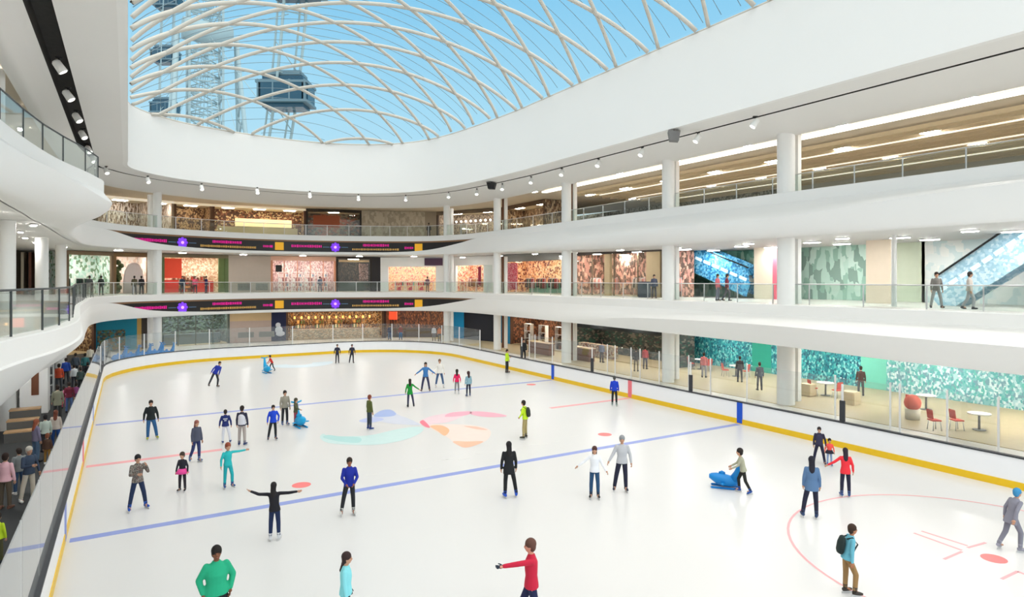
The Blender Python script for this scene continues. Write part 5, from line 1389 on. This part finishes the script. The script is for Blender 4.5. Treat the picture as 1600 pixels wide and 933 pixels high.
for px, off, z, lb, kw in (
    (285, 3.2, 5.4, 'person in dark blue jacket before the red entrance panel', dict(top_c=(36, 48, 70), leg_c=(40, 44, 54))),
    (305, 3.0, 5.4, 'person in pink jacket before the shop with the red panel', dict(top_c=(220, 90, 120), leg_c=(44, 44, 60))),
    (322, 2.6, 5.4, 'person in navy coat leaning near the shop with the red panel', dict(top_c=(32, 32, 84), leg_c=(40, 36, 70), face=60)),
    (210, 3.0, 5.4, 'person in olive coat before the cream boutique', dict(top_c=(84, 76, 56), leg_c=(50, 46, 42), face=180)),
    (221, 3.4, 5.4, 'person in black coat before the cream boutique', dict(top_c=(30, 28, 32), leg_c=(34, 34, 38), face=180)),
    (140, 3.0, 5.4, 'person in dark grey on the middle balcony before the pale green shop', dict(top_c=(70, 76, 78), leg_c=(60, 62, 66), face=180)),
    (158, 3.4, 5.4, 'person in black on the middle balcony before the pale green shop', dict(top_c=(40, 48, 46), leg_c=(44, 46, 48), face=160)),
    (500, 3.2, 5.4, 'person in slate jacket before the copper framed shop', dict(top_c=(90, 100, 116), leg_c=(60, 70, 90), face=180)),
    (668, 2.8, 5.4, 'person in mauve coat before the peach shop', dict(top_c=(120, 90, 104), leg_c=(100, 80, 90), face=180)),
    (609, 3.0, 0, 'person in navy jacket behind the far glass by the red lamp', dict(top_c=(30, 40, 80), leg_c=(60, 90, 130))),
    (626, 3.2, 0, 'person in maroon and blue behind the far glass', dict(top_c=(110, 36, 50), leg_c=(40, 100, 150))),
    (678, 2.4, 0, 'person in white jacket sitting near the far end glass', dict(top_c=(222, 224, 228), leg_c=(120, 120, 126))),
    (687, 2.0, 0, 'person in orange top near the far end glass', dict(top_c=(216, 130, 80), leg_c=(90, 96, 104))),
    (670, 3.0, 11.4, 'person in black on the top balcony at the far end', dict(top_c=(36, 34, 36), leg_c=(36, 36, 40), face=180))):
    person(px, 600, 500, lb, pos=onfar(px, off, z), height=1.7, z=z, skate=False, **kw)
person(15, 600, 500, 'person in dark jacket on the middle balcony by the dark rail post', pos=tuple(ground(16, 552, 5.4)) if False else (-4.1, 24.6, 5.4), height=1.75, z=5.4, skate=False, face=90, top_c=(90, 74, 76), leg_c=(120, 96, 96), hair_c=(50, 44, 44))
remesh_all()

# ------------------------------------------------------------------ light
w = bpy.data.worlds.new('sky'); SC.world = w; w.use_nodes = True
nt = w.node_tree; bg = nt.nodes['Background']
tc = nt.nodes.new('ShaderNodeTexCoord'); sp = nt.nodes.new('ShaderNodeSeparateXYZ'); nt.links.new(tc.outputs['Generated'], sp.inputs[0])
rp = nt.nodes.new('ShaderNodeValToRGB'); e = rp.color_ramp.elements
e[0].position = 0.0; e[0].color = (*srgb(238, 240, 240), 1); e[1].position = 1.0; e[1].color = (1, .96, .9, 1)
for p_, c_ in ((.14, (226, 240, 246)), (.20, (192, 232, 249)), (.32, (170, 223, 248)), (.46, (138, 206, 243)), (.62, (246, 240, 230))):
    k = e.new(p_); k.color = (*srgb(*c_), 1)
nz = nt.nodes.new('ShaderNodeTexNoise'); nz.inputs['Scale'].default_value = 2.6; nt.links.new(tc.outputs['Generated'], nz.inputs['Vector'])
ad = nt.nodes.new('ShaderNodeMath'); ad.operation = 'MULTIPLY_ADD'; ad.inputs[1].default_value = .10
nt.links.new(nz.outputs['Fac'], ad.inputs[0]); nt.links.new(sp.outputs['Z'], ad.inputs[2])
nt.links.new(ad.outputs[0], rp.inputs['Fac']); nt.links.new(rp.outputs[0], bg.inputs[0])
# brighter white sky added overhead, out of view, to light the interior
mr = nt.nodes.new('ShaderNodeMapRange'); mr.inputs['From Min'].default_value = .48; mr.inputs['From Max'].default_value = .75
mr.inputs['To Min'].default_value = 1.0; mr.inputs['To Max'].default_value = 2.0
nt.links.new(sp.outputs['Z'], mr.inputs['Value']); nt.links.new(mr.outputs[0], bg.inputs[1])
def sun(name, rot, strength, ang):
    d = bpy.data.lights.new(name, 'SUN'); d.energy = strength; d.angle = math.radians(ang); d.color = (1, .965, .92)
    o = bpy.data.objects.new(name, d); COL.objects.link(o); o.rotation_euler = rot; return o
sun('sun_overcast', (math.radians(62), math.radians(-14), 0), 2.2, 140)
def area(name, loc, rot, sx, sy, power, col=(1, .97, .92)):
    d = bpy.data.lights.new(name, 'AREA'); d.shape = 'RECTANGLE'; d.size = sx; d.size_y = sy; d.energy = power; d.color = col
    o = bpy.data.objects.new(name, d); COL.objects.link(o); o.location = loc; o.rotation_euler = rot; return o
SC.view_settings.view_transform = 'Standard'; SC.view_settings.look = 'None'; SC.view_settings.gamma = 1; SC.view_settings.use_curve_mapping = False
SC.view_settings.exposure = 0.0
SC.cycles.max_bounces = 8; SC.cycles.diffuse_bounces = 5; SC.cycles.transparent_max_bounces = 24; SC.cycles.glossy_bounces = 4
SC.cycles.sample_clamp_indirect = 6
SC.cycles.use_denoising = True
